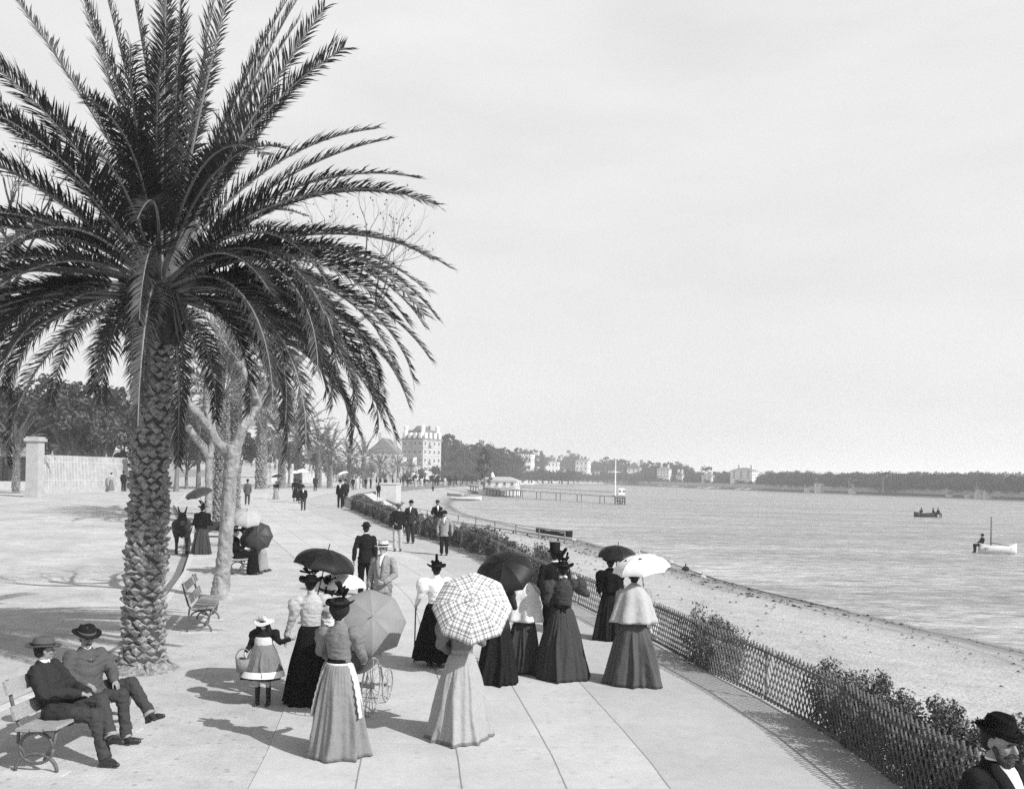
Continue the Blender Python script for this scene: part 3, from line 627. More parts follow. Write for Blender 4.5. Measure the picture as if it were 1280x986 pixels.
def jacket(root, p, m, lod, long=.80, fit=1., name='jacket', arms=True, seated=False, sleeve=.062, cuff=True):
    b = MB(); w = fit
    def el(c, r, rx, ry, k=20): return [V(c) + V((cos(2*pi*j/k)*rx, sin(2*pi*j/k)*ry, 0)) for j in range(k)]
    P, W, C_, N_ = p['pel'], p['wai'], p['che'], p['nek']; lean = (C_-P); lean = lean/max(.01, lean.z)
    R = []
    if not seated:
        hz = P + lean*(long-P.z); R += [el(hz, 0, .185*w, .145*w), el(hz.lerp(P, .5), 0, .18*w, .14*w)]
    R += [el(P-lean*(.06 if seated else 0), 0, .172*w, .135*w), el(W, 0, .155*w, .122*w), el(C_-lean*.03, 0, .178*w, .128*w), el(C_+lean*.07, 0, .185*w, .125*w), el(N_-lean*.045, 0, .135*w, .095*w), el(N_, 0, .068, .068), el(N_+lean*.03, 0, .058, .06)]
    b.rings(R)
    for s in 'RL':
        a, e, q = p['s'+s], p['e'+s], p['w'+s]; b.blob(a-V((0, 0, .012)), .066*w, n=12, m=8)
        if arms: b.cap(a, e, .068*w, (sleeve-.006)*w, 12); b.cap(e, e.lerp(q, .93), (sleeve-.004)*w, .046*w, 12)
        if seated: b.cap(p['h'+s], p['h'+s].lerp(p['k'+s], .33), .115*w, .105*w, 12)
    return b.remesh(name, m, root, (.011, .016, .024)[lod], 2, CR[lod])
def shirt_front(root, p, z0, z1, half, off=.012, m=None, lap=None, fit=1.):
    """a V of shirt between the lapels, following the chest"""
    P, C_, N_ = p['pel'], p['che'], p['nek']; lean = (C_-P); lean = lean/max(.01, lean.z); T = C_.z+.07
    def y(x, z):
        prof = [(P.z, .172, .135), (p['wai'].z, .155, .122), (C_.z-.03, .178, .128), (C_.z+.07, .185, .125), (N_.z-.045, .135, .095), (N_.z, .068, .068), (N_.z+.03, .058, .06)]
        a = interp([(q[0], q[1]) for q in prof], z)*fit; b_ = interp([(q[0], q[2]) for q in prof], z)*fit; c = P + lean*(z-P.z); x_ = min(.93, abs(x)/a)
        return V((c.x+x, c.y + b_*sqrt(1-x_*x_) + off, z))
    b = MB(); K = 8; rows_ = []
    for i in range(K+1):
        z = lerp(z0, z1, i/K); h = lerp(.006, half, i/K); rows_.append([y(-h, z), y(0, z)+V((0, .006, 0)), y(h, z)] + [y(h, z)-V((0, .03, 0)), y(-h, z)-V((0, .03, 0))])
    b.rings(rows_); b.build('shirt_front', m or M_linen, root, True)
    if lap:
        for s in (-1, 1):
            b = MB(); rr = []
            for i in range(K+1):
                t = i/K; z = lerp(z0-.02, z1+.01, t); h = lerp(.004, half, t); wd = .075*sin(pi*min(1, t*.75+.08))
                A, B_ = y(s*h, z), y(s*(h+wd), z); rr.append([A+V((0, .012, 0)), B_+V((0, .010, 0)), B_-V((0, .02, 0)), A-V((0, .02, 0))])
            b.rings(rr); b.build('lapel', lap, root, True)
def collar(root, p, m=None, r=.060, h=.030):
    b = MB(); b.lathe([(r+.004, -.01), (r, h*.5), (r-.004, h), (r-.014, h), (r-.012, -.01)], p['nek']+V((0, .004, .012)), 18, caps=(False, False)); b.build('collar', m or M_linen, root, True)
def trousers(root, p, m, lod, turn=None):
    b = MB(); b.blob(p['pel']-V((0, 0, .02)), (.165, .125, .12))
    for s in 'RL':
        b.cap(p['h'+s], p['k'+s], .10, .076, 14)
        e = p['k'+s].lerp(p['a'+s], .985); b.cap(p['k'+s], p['k'+s].lerp(e, .5), .076, .066, 14); d = (e-p['k'+s]).normalized(); b.tube([p['k'+s].lerp(e, .4), e, e+d*.012], [.068, .064, .062], 14)
    o = b.remesh('trousers', m, root, (.011, .016, .024)[lod], 2, CR[lod])
    if turn:
        for s in turn:
            t = MB(); e = p['k'+s].lerp(p['a'+s], .985); d = (e-p['k'+s]).normalized(); t.tube([e-d*.02, e, e+d*.016], [.068, .070, .069], 16); t.build('turn_up', C['midgrey'], root, True)
    return o
def moustache(root, c, M, m=None, beard=False):
    b = MB(); f = lambda x, y, z: V(c) + M @ V((x, y, z)); m = m or M_hair
    for s in (-1, 1): b.cap(f(s*.004, .093, -.046), f(s*.038, .078, -.058), .011, .006, 7)
    if beard:
        for s in (-1, 1): b.cap(f(s*.018, .094, .018), f(s*.044, .078, .02), .006, .005, 6)
        b.blob(f(0, .058, -.105), (.05, .045, .055), M, 12, 8); b.blob(f(0, .052, -.15), (.036, .034, .05), M, 10, 8)
        for s in (-1, 1): b.cap(f(s*.062, .008, -.03), f(s*.042, .05, -.088), .011, .022, 8)
    b.remesh('beard' if beard else 'moustache', m, root, .006, 1, (.005, 26))
def hair_short(root, c, M, m=None):
    b = MB(); b.blob(V(c) + M @ V((0, -.026, .028)), (.078, .09, .088), M); b.blob(V(c) + M @ V((0, -.05, -.03)), (.062, .05, .05), M)
    b.remesh('hair', m or M_hair, root, .01, 1)
def hair_up(root, c, M, m=None, bun=(0, -.085, .0), br=.055):
    b = MB(); b.blob(V(c) + M @ V((0, -.022, .03)), (.086, .098, .092), M); b.blob(V(c) + M @ V(bun), (br, br*.85, br), M)
    b.blob(V(c) + M @ V((0, -.055, -.04)), (.06, .045, .05), M); b.remesh('hair', m or M_hair, root, .011, 1)
def hat(root, kind, c, M, m, band=None, tilt=0.):
    """hats sit on the head; one mesh for the felt or straw, the band and the trimmings are sub-parts"""
    o = V(c) + M @ V((0, -.012, .0)); Q = M @ Matrix.Rotation(tilt, 3, 'X'); b = MB(); bz = .045
    def prof(k): return {'bowler': [(.001, .165), (.045, .162), (.078, .14), (.094, .10), (.098, .06), (.10, bz+.004), (.125, bz+.004), (.14, bz+.018), (.135, bz+.022), (.12, bz-.002), (.094, bz-.004)],
        'boater': [(.001, .135), (.094, .135), (.097, .128), (.099, bz+.006), (.17, bz+.003), (.172, bz-.004), (.095, bz-.004)],
        'fedora': [(.001, .15), (.05, .162), (.078, .155), (.088, .13), (.096, bz+.008), (.128, bz+.008), (.14, bz+.02), (.14, bz+.012), (.126, bz-.002), (.094, bz-.004)],
        'wide': [(.001, .140), (.06, .152), (.088, .142), (.100, .11), (.104, bz+.008), (.145, bz+.002), (.170, bz+.016), (.170, bz+.006), (.145, bz-.007), (.095, bz-.004)],
        'top': [(.001, .20), (.092, .2), (.094, .19), (.09, .12), (.094, bz+.006), (.13, bz+.012), (.138, bz+.02), (.13, bz+.002), (.092, bz-.004)],
        'sun': [(.001, .12), (.06, .122), (.09, .10), (.10, bz+.01), (.17, bz-.01), (.205, bz-.006), (.205, bz-.014), (.17, bz-.02), (.094, bz-.004)],
        'lady': [(.001, .11), (.07, .11), (.085, .09), (.09, bz+.01), (.15, bz+.012), (.17, bz+.02), (.17, bz+.01), (.15, bz), (.09, bz-.004)]}[k]
    R = []; n = 28
    hs_ = .9 if kind == 'fedora' else 1.
    for r, z in prof(kind):
        ring = []; r *= hs_
        for j in range(n):
            a = 2*pi*j/n; x, y = r*cos(a)*.93, r*sin(a)*1.08; dz = 0
            if r > .11: dz = {'bowler': .016*abs(cos(a))**2, 'fedora': .022*abs(cos(a))**3-.008*sin(a), 'wide': .02*cos(a)**2*1-.006, 'lady': .02*cos(2*a)+.012*sin(3*a), 'sun': .012*sin(3*a+1)+.01*cos(2*a)}.get(kind, 0)
            if kind in ('fedora', 'wide') and z > .12: dz -= .028*math.exp(-(x/.03)**2)*(1 if r < .07 else .6)
            ring.append(o + Q @ V((x, y, z+dz)))
        R.append(ring)
    b.rings(R); h = b.build('hat', m, root, True)
    if band:
        b = MB(); r0 = {'boater': .0995, 'bowler': .1005, 'fedora': .0975, 'wide': .105, 'top': .094, 'sun': .101, 'lady': .092}[kind]
        R = [[o + Q @ V((r*cos(2*pi*j/n)*.93, r*sin(2*pi*j/n)*1.08, z)) for j in range(n)] for r, z in ((r0+.001, bz+.008), (r0+.003, bz+.009), (r0+.001, bz+.038), (r0-.006, bz+.038))]
        b.rings(R, True, (False, False)); b.build('hat_band', band, h, True)
    return h, o, Q
def trims(h, o, Q, kind, rng, m=None, m2=None):
    m = m or C['black']; b = MB(); f = lambda x, y, z: o + Q @ V((x, y, z))
    if kind == 'bows':
        for k in range(9):
            a = rng.uniform(0, 6.28); p = f(.06*cos(a), .07*sin(a), .12+rng.uniform(0, .05)); q = p + V((rng.uniform(-.09, .09), rng.uniform(-.06, .06), rng.uniform(.0, .13))); b.cap(p, q, .022, .034, 8, .5)
        b.remesh('ribbon_bows', m, h, .011, 1)
    elif kind == 'plume':
        b.tube([f(0, .02, .09), f(.005, .02, .19), f(.0, .01, .25)], [.024, .026, .022], 8); 
        for k in range(4): a = k*1.6; b.cap(f(.04*cos(a), .05*sin(a), .09), f(.07*cos(a), .08*sin(a), .10+.012*k), .034, .03, 8)
        b.remesh('plume', m, h, .01, 1)
    elif kind == 'flowers':
        for k in range(12):
            a = rng.uniform(0, 6.28); b.blob(f(.075*cos(a), .085*sin(a), .08+rng.uniform(0, .05)), rng.uniform(.018, .032), n=8, m=6)
        b.remesh('flowers', m2 or m, h, .008, 1)
def skirt(root, p, m, hem, wz=1.02, rw=.125, rh=.36, amp=.055, back=.05, n=144, seed=1, fw=0., trim=None, hz=.015, name='skirt', mid=.5, npl=11, fwd=(0, 0)):
    """a long skirt in folds that start at the waist and open towards the hem; fwd: the swing of one knee"""
    rng = random.Random(seed); ph = [rng.uniform(0, 6.28) for _ in range(4)]; b = MB(); R = []; K = 22
    fa = []
    a_ = rng.uniform(0, .5)
    while a_ < 2*pi: fa.append((a_, rng.uniform(.05, .15), rng.uniform(.4, 1.5), rng.uniform(0, .35))); a_ += rng.uniform(.34, 1.15)*11/npl*.8
    def fold(a, t):
        v = 0
        for c, w_, h_, t0 in fa:
            d = (a-c+pi+.09*sin(5*t+c*7)*t) % (2*pi)-pi
            if abs(d) < 3*w_: v += h_*math.exp(-(d/w_)**2)*smooth(t0*.6, t0*.6+.3, t)
        return v*1.7 - .6 + .14*sin(a*3+ph[2]) + .30*sin(a*19+2.2*sin(3*a+ph[1])+1.2*t) *(.35+.65*t) + .25*sin(a*31+ph[0])*max(0, 1-2*t)
    for i in range(K+1):
        t = i/K; z = lerp(wz, hz, t); q = t**mid; r0 = lerp(rw, rh, q*.62 + t*.38); ring = []
        for j in range(n):
            a = 2*pi*j/n; bk = max(0, -sin(a)); r = r0*(1 + t*(.06*sin(2*a+ph[0])+.05*sin(3*a+ph[1]))) + fold(a, t)*amp*(.18+.82*t)*(.55+.45*bk) + back*bk*t
            x = r*cos(a); y = r*sin(a)*.86 + fw*t
            if fwd[1]: x += fwd[0]*t*0; y += fwd[1]*math.exp(-((x-fwd[0])/.14)**2)*max(0, sin(a))*sin(pi*min(1, t*1.1))
            ring.append(V((p['pel'].x + x, p['pel'].y + y, z + (.008*sin(3*a+ph[3]) if i == K else 0))))
        R.append(ring)
    if trim is not None: b.m = 0
    b.rings(R, True, (True, True)); o = b.build(name, m, root, True)
    if trim:
        t_ = MB(); rr = []
        for z, dr in ((.05, .004), (.02, .006), (-.004+hz, .004)):
            t = 1-(z-hz)/(wz-hz); k = R[-1]; k2 = R[-2]; tz = max(0, min(1, (z-hz)/((wz-hz)/K)))
            rr.append([(k[j].lerp(k2[j], tz) - V((p['pel'].x, p['pel'].y, 0)))*1.0 + V((p['pel'].x, p['pel'].y, 0)) + (k[j]-V((p['pel'].x, p['pel'].y, k[j].z))).normalized()*dr for j in range(n)])
        t_.rings(rr, True, (False, False)); t_.build('hem_trim', trim, o, True)
    return o
def bodice(root, p, m, lod, puff=.105, arms=True, waist=.118, name='blouse', fit=1., fore=.045, mt=None):
    b = MB(); k = 20; el = lambda c, rx, ry: [V(c) + V((cos(2*pi*j/k)*rx, sin(2*pi*j/k)*ry, 0)) for j in range(k)]
    W, C_, N_ = p['wai'], p['che'], p['nek']; lean = (C_-W); lean = lean/max(.01, lean.z)
    b.rings([el(W-lean*.10, waist*1.05, waist*.9), el(W-lean*.04, waist, waist*.86), el(W+lean*.06, waist*1.08, waist*.92), el(C_, .155*fit, .12*fit), el(C_+lean*.07, .162*fit, .115*fit), el(N_-lean*.05, .12, .09), el(N_, .058, .06), el(N_+lean*.045, .05, .053)])
    for s in 'RL':
        a, e, q = p['s'+s], p['e'+s], p['w'+s]; b.blob(a+V((0, 0, -.01)), .068, n=12, m=8)
        if puff: mid = a.lerp(e, .42); b.blob(mid+V((.012 if s == 'R' else -.012, 0, .045)), (puff*.86, puff*.84, puff*1.15)); b.blob(a+V((0, 0, .01)), puff*.72, n=12, m=8); b.cap(a.lerp(e, .45), e, puff*.74, .052, 12)
        if arms: b.cap(a, e, .062, .05, 12); b.cap(e, e.lerp(q, .9), .05, fore*.82, 12)
    return b.remesh(name, m, root, (.011, .016, .024)[lod], 2, CR[lod])
def cape(root, p, m, z0=.98, rh=.36, seed=2, ry=.74, amp=.03, name='cape', neck=.075):
    rng = random.Random(seed); ph = rng.uniform(0, 6); R = []; n = 90; K = 14; N_ = p['nek']; prof = [(0, neck), (.07, .11), (.16, .19), (.3, .235), (1, rh)]
    for i in range(K+1):
        t = i/K; z = lerp(N_.z+.03, z0, t); r = interp(prof, t)
        R.append([V((N_.x+(r + amp*t*(sin(7*2*pi*j/n+ph)+.5*sin(11*2*pi*j/n)))*cos(2*pi*j/n), N_.y+(r*ry + amp*t*sin(7*2*pi*j/n+ph))*sin(2*pi*j/n), z)) for j in range(n)])
    ins = [[q.lerp(V((N_.x, N_.y, q.z)), .06)+V((0, 0, -.0)) for q in r] for r in reversed(R)]
    b = MB(); b.rings(R+ins, True, (False, False)); return b.build(name, m, root, True)

def parasol(name, grip, tip, R, depth, m, label, ribm=None, n=8, group=None, mp=None, handle=None, lo=None, seg=6, plaid=False, lace=None):
    """open parasol: canopy of n sagging panels with scalloped edge, ribs beneath, shaft from grip to ferrule"""
    grip, tip = V(grip), V(tip); ax = (tip-grip).normalized(); root = empty(name, grip); tag(root, label, 'parasol', group)
    q = ax.to_track_quat('Z', 'Y').to_matrix(); T = tip-grip; g = lambda r, a, z: T + q @ V((r*cos(a), r*sin(a), z-.07))
    K = 10; out = []; uv = []; b = MB(); hem = []
    for k in range(n):
        R1 = []; R2 = []
        for i in range(K+1):
            t = i/K; r = R*sin(t*pi/2*.9)/sin(pi/2*.9); z = -depth*(1-cos(t*pi/2*.9))/(1-cos(pi/2*.9)); ra = []; rb_ = []
            for j in range(seg+1):
                u = j/seg; a = 2*pi*(k+u)/n; sc_ = sin(pi*u); rr = r*(1-.035*sc_*t) - (R*.05*sc_*(t**6)); zz = z - .030*R*sc_*sin(pi*t*.8) + .05*R*sc_*t**6
                ra.append(g(rr, a, zz)); rb_.append(g(max(0, rr-.002), a, zz-.006)); uv.append((rr*sin(2*pi*(u-.5)/n), rr*cos(2*pi*(u-.5)/n)))
            R1.append(ra); R2.append(rb_)
        hem += R1[-1][:-1]; out.append(R1[-1]); inn = R2
        o_ = len(b.v); b.rings(R1+R2[::-1], False)
        uv2 = uv[-(K+1)*(seg+1):]; rows2 = [uv2[i*(seg+1):(i+1)*(seg+1)] for i in range(K+1)]; uv = uv[:-(K+1)*(seg+1)] + uv2 + [q_ for r_ in rows2[::-1] for q_ in r_]
    b.uv = uv
    can = b.build('canopy', m, root, True)
    rb = MB()
    for k in range(n):
        a = 2*pi*k/n; rb.tube([g(R*sin(t*pi/2*.9)/sin(pi/2*.9)*.995, a, -depth*(1-cos(t*pi/2*.9))/(1-cos(pi/2*.9))-.011) for t in (0, .2, .4, .6, .8, 1)], .0035, 4)
        mdp = g(R*.5, a, -depth*.2-.012); rb.tube([mdp, g(.012, a, -depth*.95-.08)], .003, 4)
    o = rb.build('rib', ribm or M_shoe, can); o.name = 'rib_frame'
    s_ = MB(); s_.tube([q @ V((0, 0, -.12)), q @ V((0, 0, .02)), T, T + ax*.02], [.009, .009, .007, .004], 8); s_.build('shaft', handle or M_shoe, root, True)
    s_ = MB(); s_.cap(q @ V((0, 0, -.16)), q @ V((0, 0, -.04)), .015, .013, 8); s_.build('handle', handle or M_shoe, root, True)
    return root

def place(px, py, top=None, h=None, D=None):
    """feet pixel and pixel height -> ground point and the scale of the person (1 = 1.72 m)"""
    q = at(px, py)
    if h is None: h = (py-top)/F*q.y
    return q, h

# ------------------------------------------------------------------ the people on the promenade
rq = random.Random(21)
def root_for(px, py, top, rz, label, nominal=1.78, group=None, h=None, pos=None):
    q, hh = place(px, py, top, h)
    if pos is not None: q = pos
    r = empty('person', q, rz, hh/nominal); tag(r, label, 'person', group); r['sc'] = hh/nominal; return r
def W(r, p):   # local point of a person -> world
    s = r['sc']; return r.location + Matrix.Rotation(r.rotation_euler.z, 3, 'Z') @ (V(p)*s)
def man(px, py, top, rz, label, jk, tr, hk, hc, band=None, ps=None, lod=1, hM=None, face='moustache', shirt=True, tie=None, lap=True, skin=None, hands=None, nominal=1.78, group=None, h=None, pos=None, seated=False, turn=None, shoed=None, jl=.80, half=.06, z1=None, vest=None, tilt=0., beardm=None, fit=1.):
    r = root_for(px, py, top, rz, label, nominal, group, h, pos); p = ps or pose(); hM = hM or rotM(); jm = C[jk]
    body_mesh(r, p, hM, skin or M_skin, lod, hands or {})
    trousers(r, p, C[tr], lod, turn); jacket(r, p, jm, lod, jl, seated=seated, fit=fit)
    for s in 'RL': shoe(r, p['a'+s], (shoed or {}).get(s, (0, 1, 0)))
    if shirt:
        if vest: shirt_front(r, p, p['pel'].z+.06, p['nek'].z-.03, .012, .006, C[vest], None, fit); b_ = r.children[-1]; b_.name = 'waistcoat_edge'
        shirt_front(r, p, z1 or p['che'].z-.06, p['nek'].z+.015, half, .013, None, jm if lap and lod < 2 else None, fit)
        if tie:
            b = MB(); t = p['nek']; b.cap(t+V((0, .075, -.015)), t+V((0, .085, -.03)), .014, .014, 8); b.cap(t+V((0, .095, -.05)), V((t.x, t.y+.145, p['che'].z-.02)), .014, .02, 8, .6); b.build('necktie', C[tie], r, True)
    if lod < 2: collar(r, p)
    hair_short(r, p['hd'], hM)
    if lod < 2: eyes(r, p['hd'], hM)
    if face and lod < 2: moustache(r, p['hd'], hM, beardm, face == 'beard')
    if hk: hat(r, hk, p['hd'], hM, hc if not isinstance(hc, str) else C[hc], C[band] if band else None, tilt)
    return r, p
def lady(px, py, top, rz, label, bl, sk, hk='lady', hc='black', trim='bows', ps=None, lod=1, hM=None, puff=.1, hem=.36, cp=None, belt=None, nominal=1.74, group=None, h=None, pos=None, seed=1, amp=.055, hands=None, back=.06, fw=0., htrim=None, hz=.015, tilt=0., npl=11, hair=True, waist=.118, rw=.125, bodicem=None):
    r = root_for(px, py, top, rz, label, nominal, group, h, pos); p = ps or pose(); hM = hM or rotM()
    body_mesh(r, p, hM, M_skinl, lod, hands or {}, True, .92)
    sm = bodicem or C[bl]
    skirt(r, p, C[sk], hem, 1.04, rw, hem, amp, back, seed=seed, fw=fw, trim=htrim, hz=hz, npl=npl, n=144 if lod < 2 else 72)
    bodice(r, p, sm, lod, puff, waist=waist)
    if cp: cape(r, p, *cp)
    if belt:
        b = MB(); b.lathe([(waist*1.06, -.028), (waist*1.1, -.02), (waist*1.1, .02), (waist*1.05, .028)], p['wai']-V((0, 0, .045)), 28, 1, .88, (False, False)); b.build('belt', C[belt] if isinstance(belt, str) else belt, r, True)
    for s in 'RL': shoe(r, V((p['a'+s].x*.8, p['a'+s].y-.02, .09)))
    if hair: hair_up(r, p['hd'], hM)
    if lod < 2: eyes(r, p['hd'], hM)
    if hk:
        hh, o, Q = hat(r, hk, p['hd'], hM, C[hc] if isinstance(hc, str) else hc, None, tilt)
        if trim: trims(hh, o, Q, trim, random.Random(seed+5))
    return r, p
def paras(name, r, grip, tip_px, tip_D, R, depth, m, label, **k): return parasol('parasol', W(r, grip), atd(tip_px[0], tip_px[1], tip_D), R, depth, m, label, **k)
silk = lambda n, v, ro=.5: mat('silk_'+n, v, ro, .06, 5, .08, 14, spec=.22)

# nurse with the pram
holdR = dict(eR=(.245, .06, 1.13), wR=(.20, .27, 1.02), eL=(-.245, .06, 1.13), wL=(-.20, .27, 1.02))
M_check = mat('check_cotton', .16, .95, .25, 60, .4, 12)
nur, p = lady(421, 944, 752, -.18, 'nursemaid in a grey checked blouse and white apron ties pushing the baby carriage', 'grey', 'softgrey', None, None, None, pose(**holdR), 0, None, .085, belt='black', nominal=1.70, seed=4, hem=.30, amp=.05, bodicem=M_check, back=.05, hands=dict(R=dict(curl=1.1), L=dict(curl=1.1)), hair=False)
b = MB(); b.blob(p['hd']+V((0, -.03, .03)), (.115, .12, .11)); b.blob(p['hd']+V((-.06, -.05, .10)), .05); b.blob(p['hd']+V((.07, -.03, .09)), .05); b.blob(p['hd']+V((0, -.06, -.05)), (.07, .05, .05)); b.remesh('hair', M_hair, nur, .012, 1)
hh, o, Q = hat(nur, 'lady', p['hd']+V((0, 0, .035)), rotM(), C['black']); trims(hh, o, Q, 'bows', random.Random(12))
b = MB()      # apron: waistband, the two edges showing behind and the ties
b.lathe([(.132, -.03), (.138, -.02), (.14, .012), (.13, .02)], p['wai']-V((0, 0, .085)), 30, 1, .88, (False, False))
for s in (-1, 1):
    pts = [V((s*.115, -.02, 1.02)), V((s*.185, -.03, .85)), V((s*.235, -.045, .65)), V((s*.27, -.05, .45))]
    R_ = []
    for i in range(25):
        t = i/24*3; k = min(2, int(t)); c = pts[k].lerp(pts[k+1], t-k); w_ = .02+.012*sin(i*1.9)+.01*(i/24); o = V((s*.012, 0, 0)); R_.append([c+V((0, -w_, 0))+o*1.6, c+V((0, .09, 0))+o*2.2, c+V((0, .09, 0))+o*.2, c+V((0, -w_, 0))])
    b.rings(R_)
b.build('apron', M_linen, nur, True)
# mother with dark umbrella
ps = pose(eR=(.25, .10, 1.16), wR=(.11, .30, 1.28), eL=(-.24, .02, 1.13), wL=(-.30, .10, .88), hd=(0, .02, 1.60))
mo, p = lady(386, 878, 716, .35, 'lady in a pale blouse and black skirt holding the girl by the hand', 'light', 'black', 'lady', 'black', 'bows', ps, 0, rotM(-.3), .10, .32, nominal=1.74, seed=9, tilt=.1, hands=dict(R=dict(d=(-.2, .1, 1), pn=(0, 1, 0), curl=1.3)))
b = MB(); b.cap((.02, .30, 1.18), (.0, .30, .62), .055, .02, 8); b.cap((.05, .3, 1.24), (.0, .33, 1.1), .05, .06, 8); b.remesh('bundle_of_shawl', C['light'], mo, .012, 2)
paras('', mo, (.11, .32, 1.30), (412, 681), 12.0, .43, .22, silk('black', .013), 'dark silk umbrella with light streaks held over the lady leading the girl')
# lady beyond the nursemaid in black, nearly hidden
ps = pose(eR=(.25, .08, 1.14), wR=(.12, .26, 1.22), eL=(-.25, .06, 1.14), wL=(-.16, .26, 1.05))
lb, p = lady(409, 869, None, .0, 'lady in black with white shawl, nearly hidden beyond the nursemaid', 'white', 'black', 'lady', 'black', 'bows', ps, 0, None, .10, .32, h=1.50, seed=13, nominal=1.74)
paras('', lb, (.12, .28, 1.24), (424, 709), 12.4, .38, .22, silk('white', .80, .7), 'white parasol showing beneath the dark umbrella', handle=M_straw)
# girl
gp = pose(hd=(0, .02, 1.54), nek=(0, 0, 1.38), sR=(.15, 0, 1.32), sL=(-.15, 0, 1.32), eL=(-.30, .02, 1.16), wL=(-.50, .02, 1.22), eR=(.25, -.02, 1.08), wR=(.30, .10, .98), che=(0, 0, 1.2))
gp['hd'].z = 1.50
gr = root_for(328, 881, 769, pi, 'little girl in a flowered straw hat and pinafore carrying a basket', 1.64)
body_mesh(gr, gp, rotM(.1, .05), M_skinl, 1, dict(R=dict(d=(.1, .1, -1), curl=1.2), L=dict(d=(-1, 0, .2), curl=.9)))
skirt(gr, gp, C['dark'], .34, 1.10, .13, .36, .05, 0, seed=31, hz=.50, npl=9, name='dress', n=120)
skirt(gr, gp, C['grey'], .36, 1.14, .14, .375, .055, -.02, seed=31, hz=.56, npl=9, name='pinafore', n=120)
b = MB(); o_ = MB()
R_ = []
for z, dr in ((.56, .385), (.60, .372), (.64, .362), (.67, .352)):
    R_.append([V((dr*1.06*cos(pi*j/40), .86*dr*1.06*sin(pi*j/40)+.004, z-.012)) for j in range(41)])
b.rings(R_, False); b.build('pinafore_border', M_linen, gr, True)
bodice(gr, gp, C['nearblack'], 1, .085, waist=.13)
b = MB(); b.lathe([(.16, -.01), (.168, .06), (.165, .13), (.15, .16)], (0, 0, 1.1), 24, 1, .88, (False, False)); b.build('pinafore_bib', C['pale'], gr, True)
b = MB(); M_ = rotM(.1, .05); b.blob(gp['hd'] + V((0, .02, .02)), (.088, .10, .09))
for s in (-1, 1): b.cap(gp['hd']+V((s*.075, .02, -.02)), gp['hd']+V((s*.12, -.02, -.2)), .045, .055)
b.blob(gp['hd']+V((0, .08, -.1)), (.001, .001, .001)); b.remesh('hair', M_hair, gr, .012, 1)
hh, o, Q = hat(gr, 'sun', gp['hd'], rotM(.1, -.18), M_straw, None); o.z += 0; trims(hh, o, Q, 'flowers', random.Random(3), C['grey'], C['light'])
for s in 'RL':
    b = MB(); b.cap(gp['a'+s]+V((0, 0, .24)), gp['a'+s]+V((0, 0, .03)), .05, .042); b.build('sock', C['nearblack'], gr, True); shoe(gr, gp['a'+s])
bw = W(gr, (.33, .12, .86)); bk = empty('basket', bw - V((0, 0, .14))); tag(bk, 'small wicker basket with a handle carried on the arm of the little girl', 'basket')
M_wick = mat('wicker', .22, .8, .4, 70, .8, 60)
b = MB(); b.lathe([(.001, -.02), (.085, -.02), (.10, .15), (.094, .15), (.08, 0), (.001, 0)], n=20, sy=.8); b.build('basket_body', M_wick, bk, True)
b = MB(); b.tube([(.098*cos(a), 0, .14+.13*sin(a)) for a in [pi*i/12 for i in range(13)]], .008, 6); b.build('handle', M_wick, bk, True)
# man in bowler walking away, man in straw boater
man(456, 745, 651, .1, 'man in a dark suit and bowler walking away beside the man in the straw boater', 'nearblack', 'black', 'bowler', 'nearblack', None, pose(eL=(-.25, -.05, 1.12), wL=(-.27, .0, .86)), 1, None, None, False)
man(477, 793, 673, pi-.25, 'man in a pale grey jacket and straw boater coming towards the view', 'midgrey', 'grey', 'boater', M_straw, 'black', pose(eR=(.24, -.02, 1.12), wR=(.24, .06, .88), eL=(-.25, .02, 1.12), wL=(-.12, .20, 1.0)), 0, rotM(.1), None, True, 'black', hands=dict(L=dict(d=(.8, .4, -.2), curl=1.0)), half=.05, z1=1.08, vest='charcoal', skin=M_skinl)
# lady in white blouse and black skirt with tall hat
ps = pose(eL=(-.27, .02, 1.14), wL=(-.29, .18, 1.0), eR=(.26, .05, 1.12), wR=(.12, .25, 1.06))
l10, p = lady(543, 832, 699, .25, 'lady in a white blouse and black skirt with a tall dark feather on her hat', 'white', 'black', 'lady', 'black', 'plume', ps, 1, None, .125, .34, seed=17, nominal=1.76, hz=.12)
cn = empty('walking_stick', W(l10, (-.30, .26, 0))); tag(cn, 'thin walking stick in the hand of the lady in the white blouse', 'walking stick')
b = MB(); b.tube([(0, 0, .0), (0.01, -.03, .95)], .011, 6); b.tube([(.01, -.03, .95), (.02, -.03, 1.0), (.06, -.03, 1.0)], .014, 6); b.build('stick', M_shoe, cn, True)
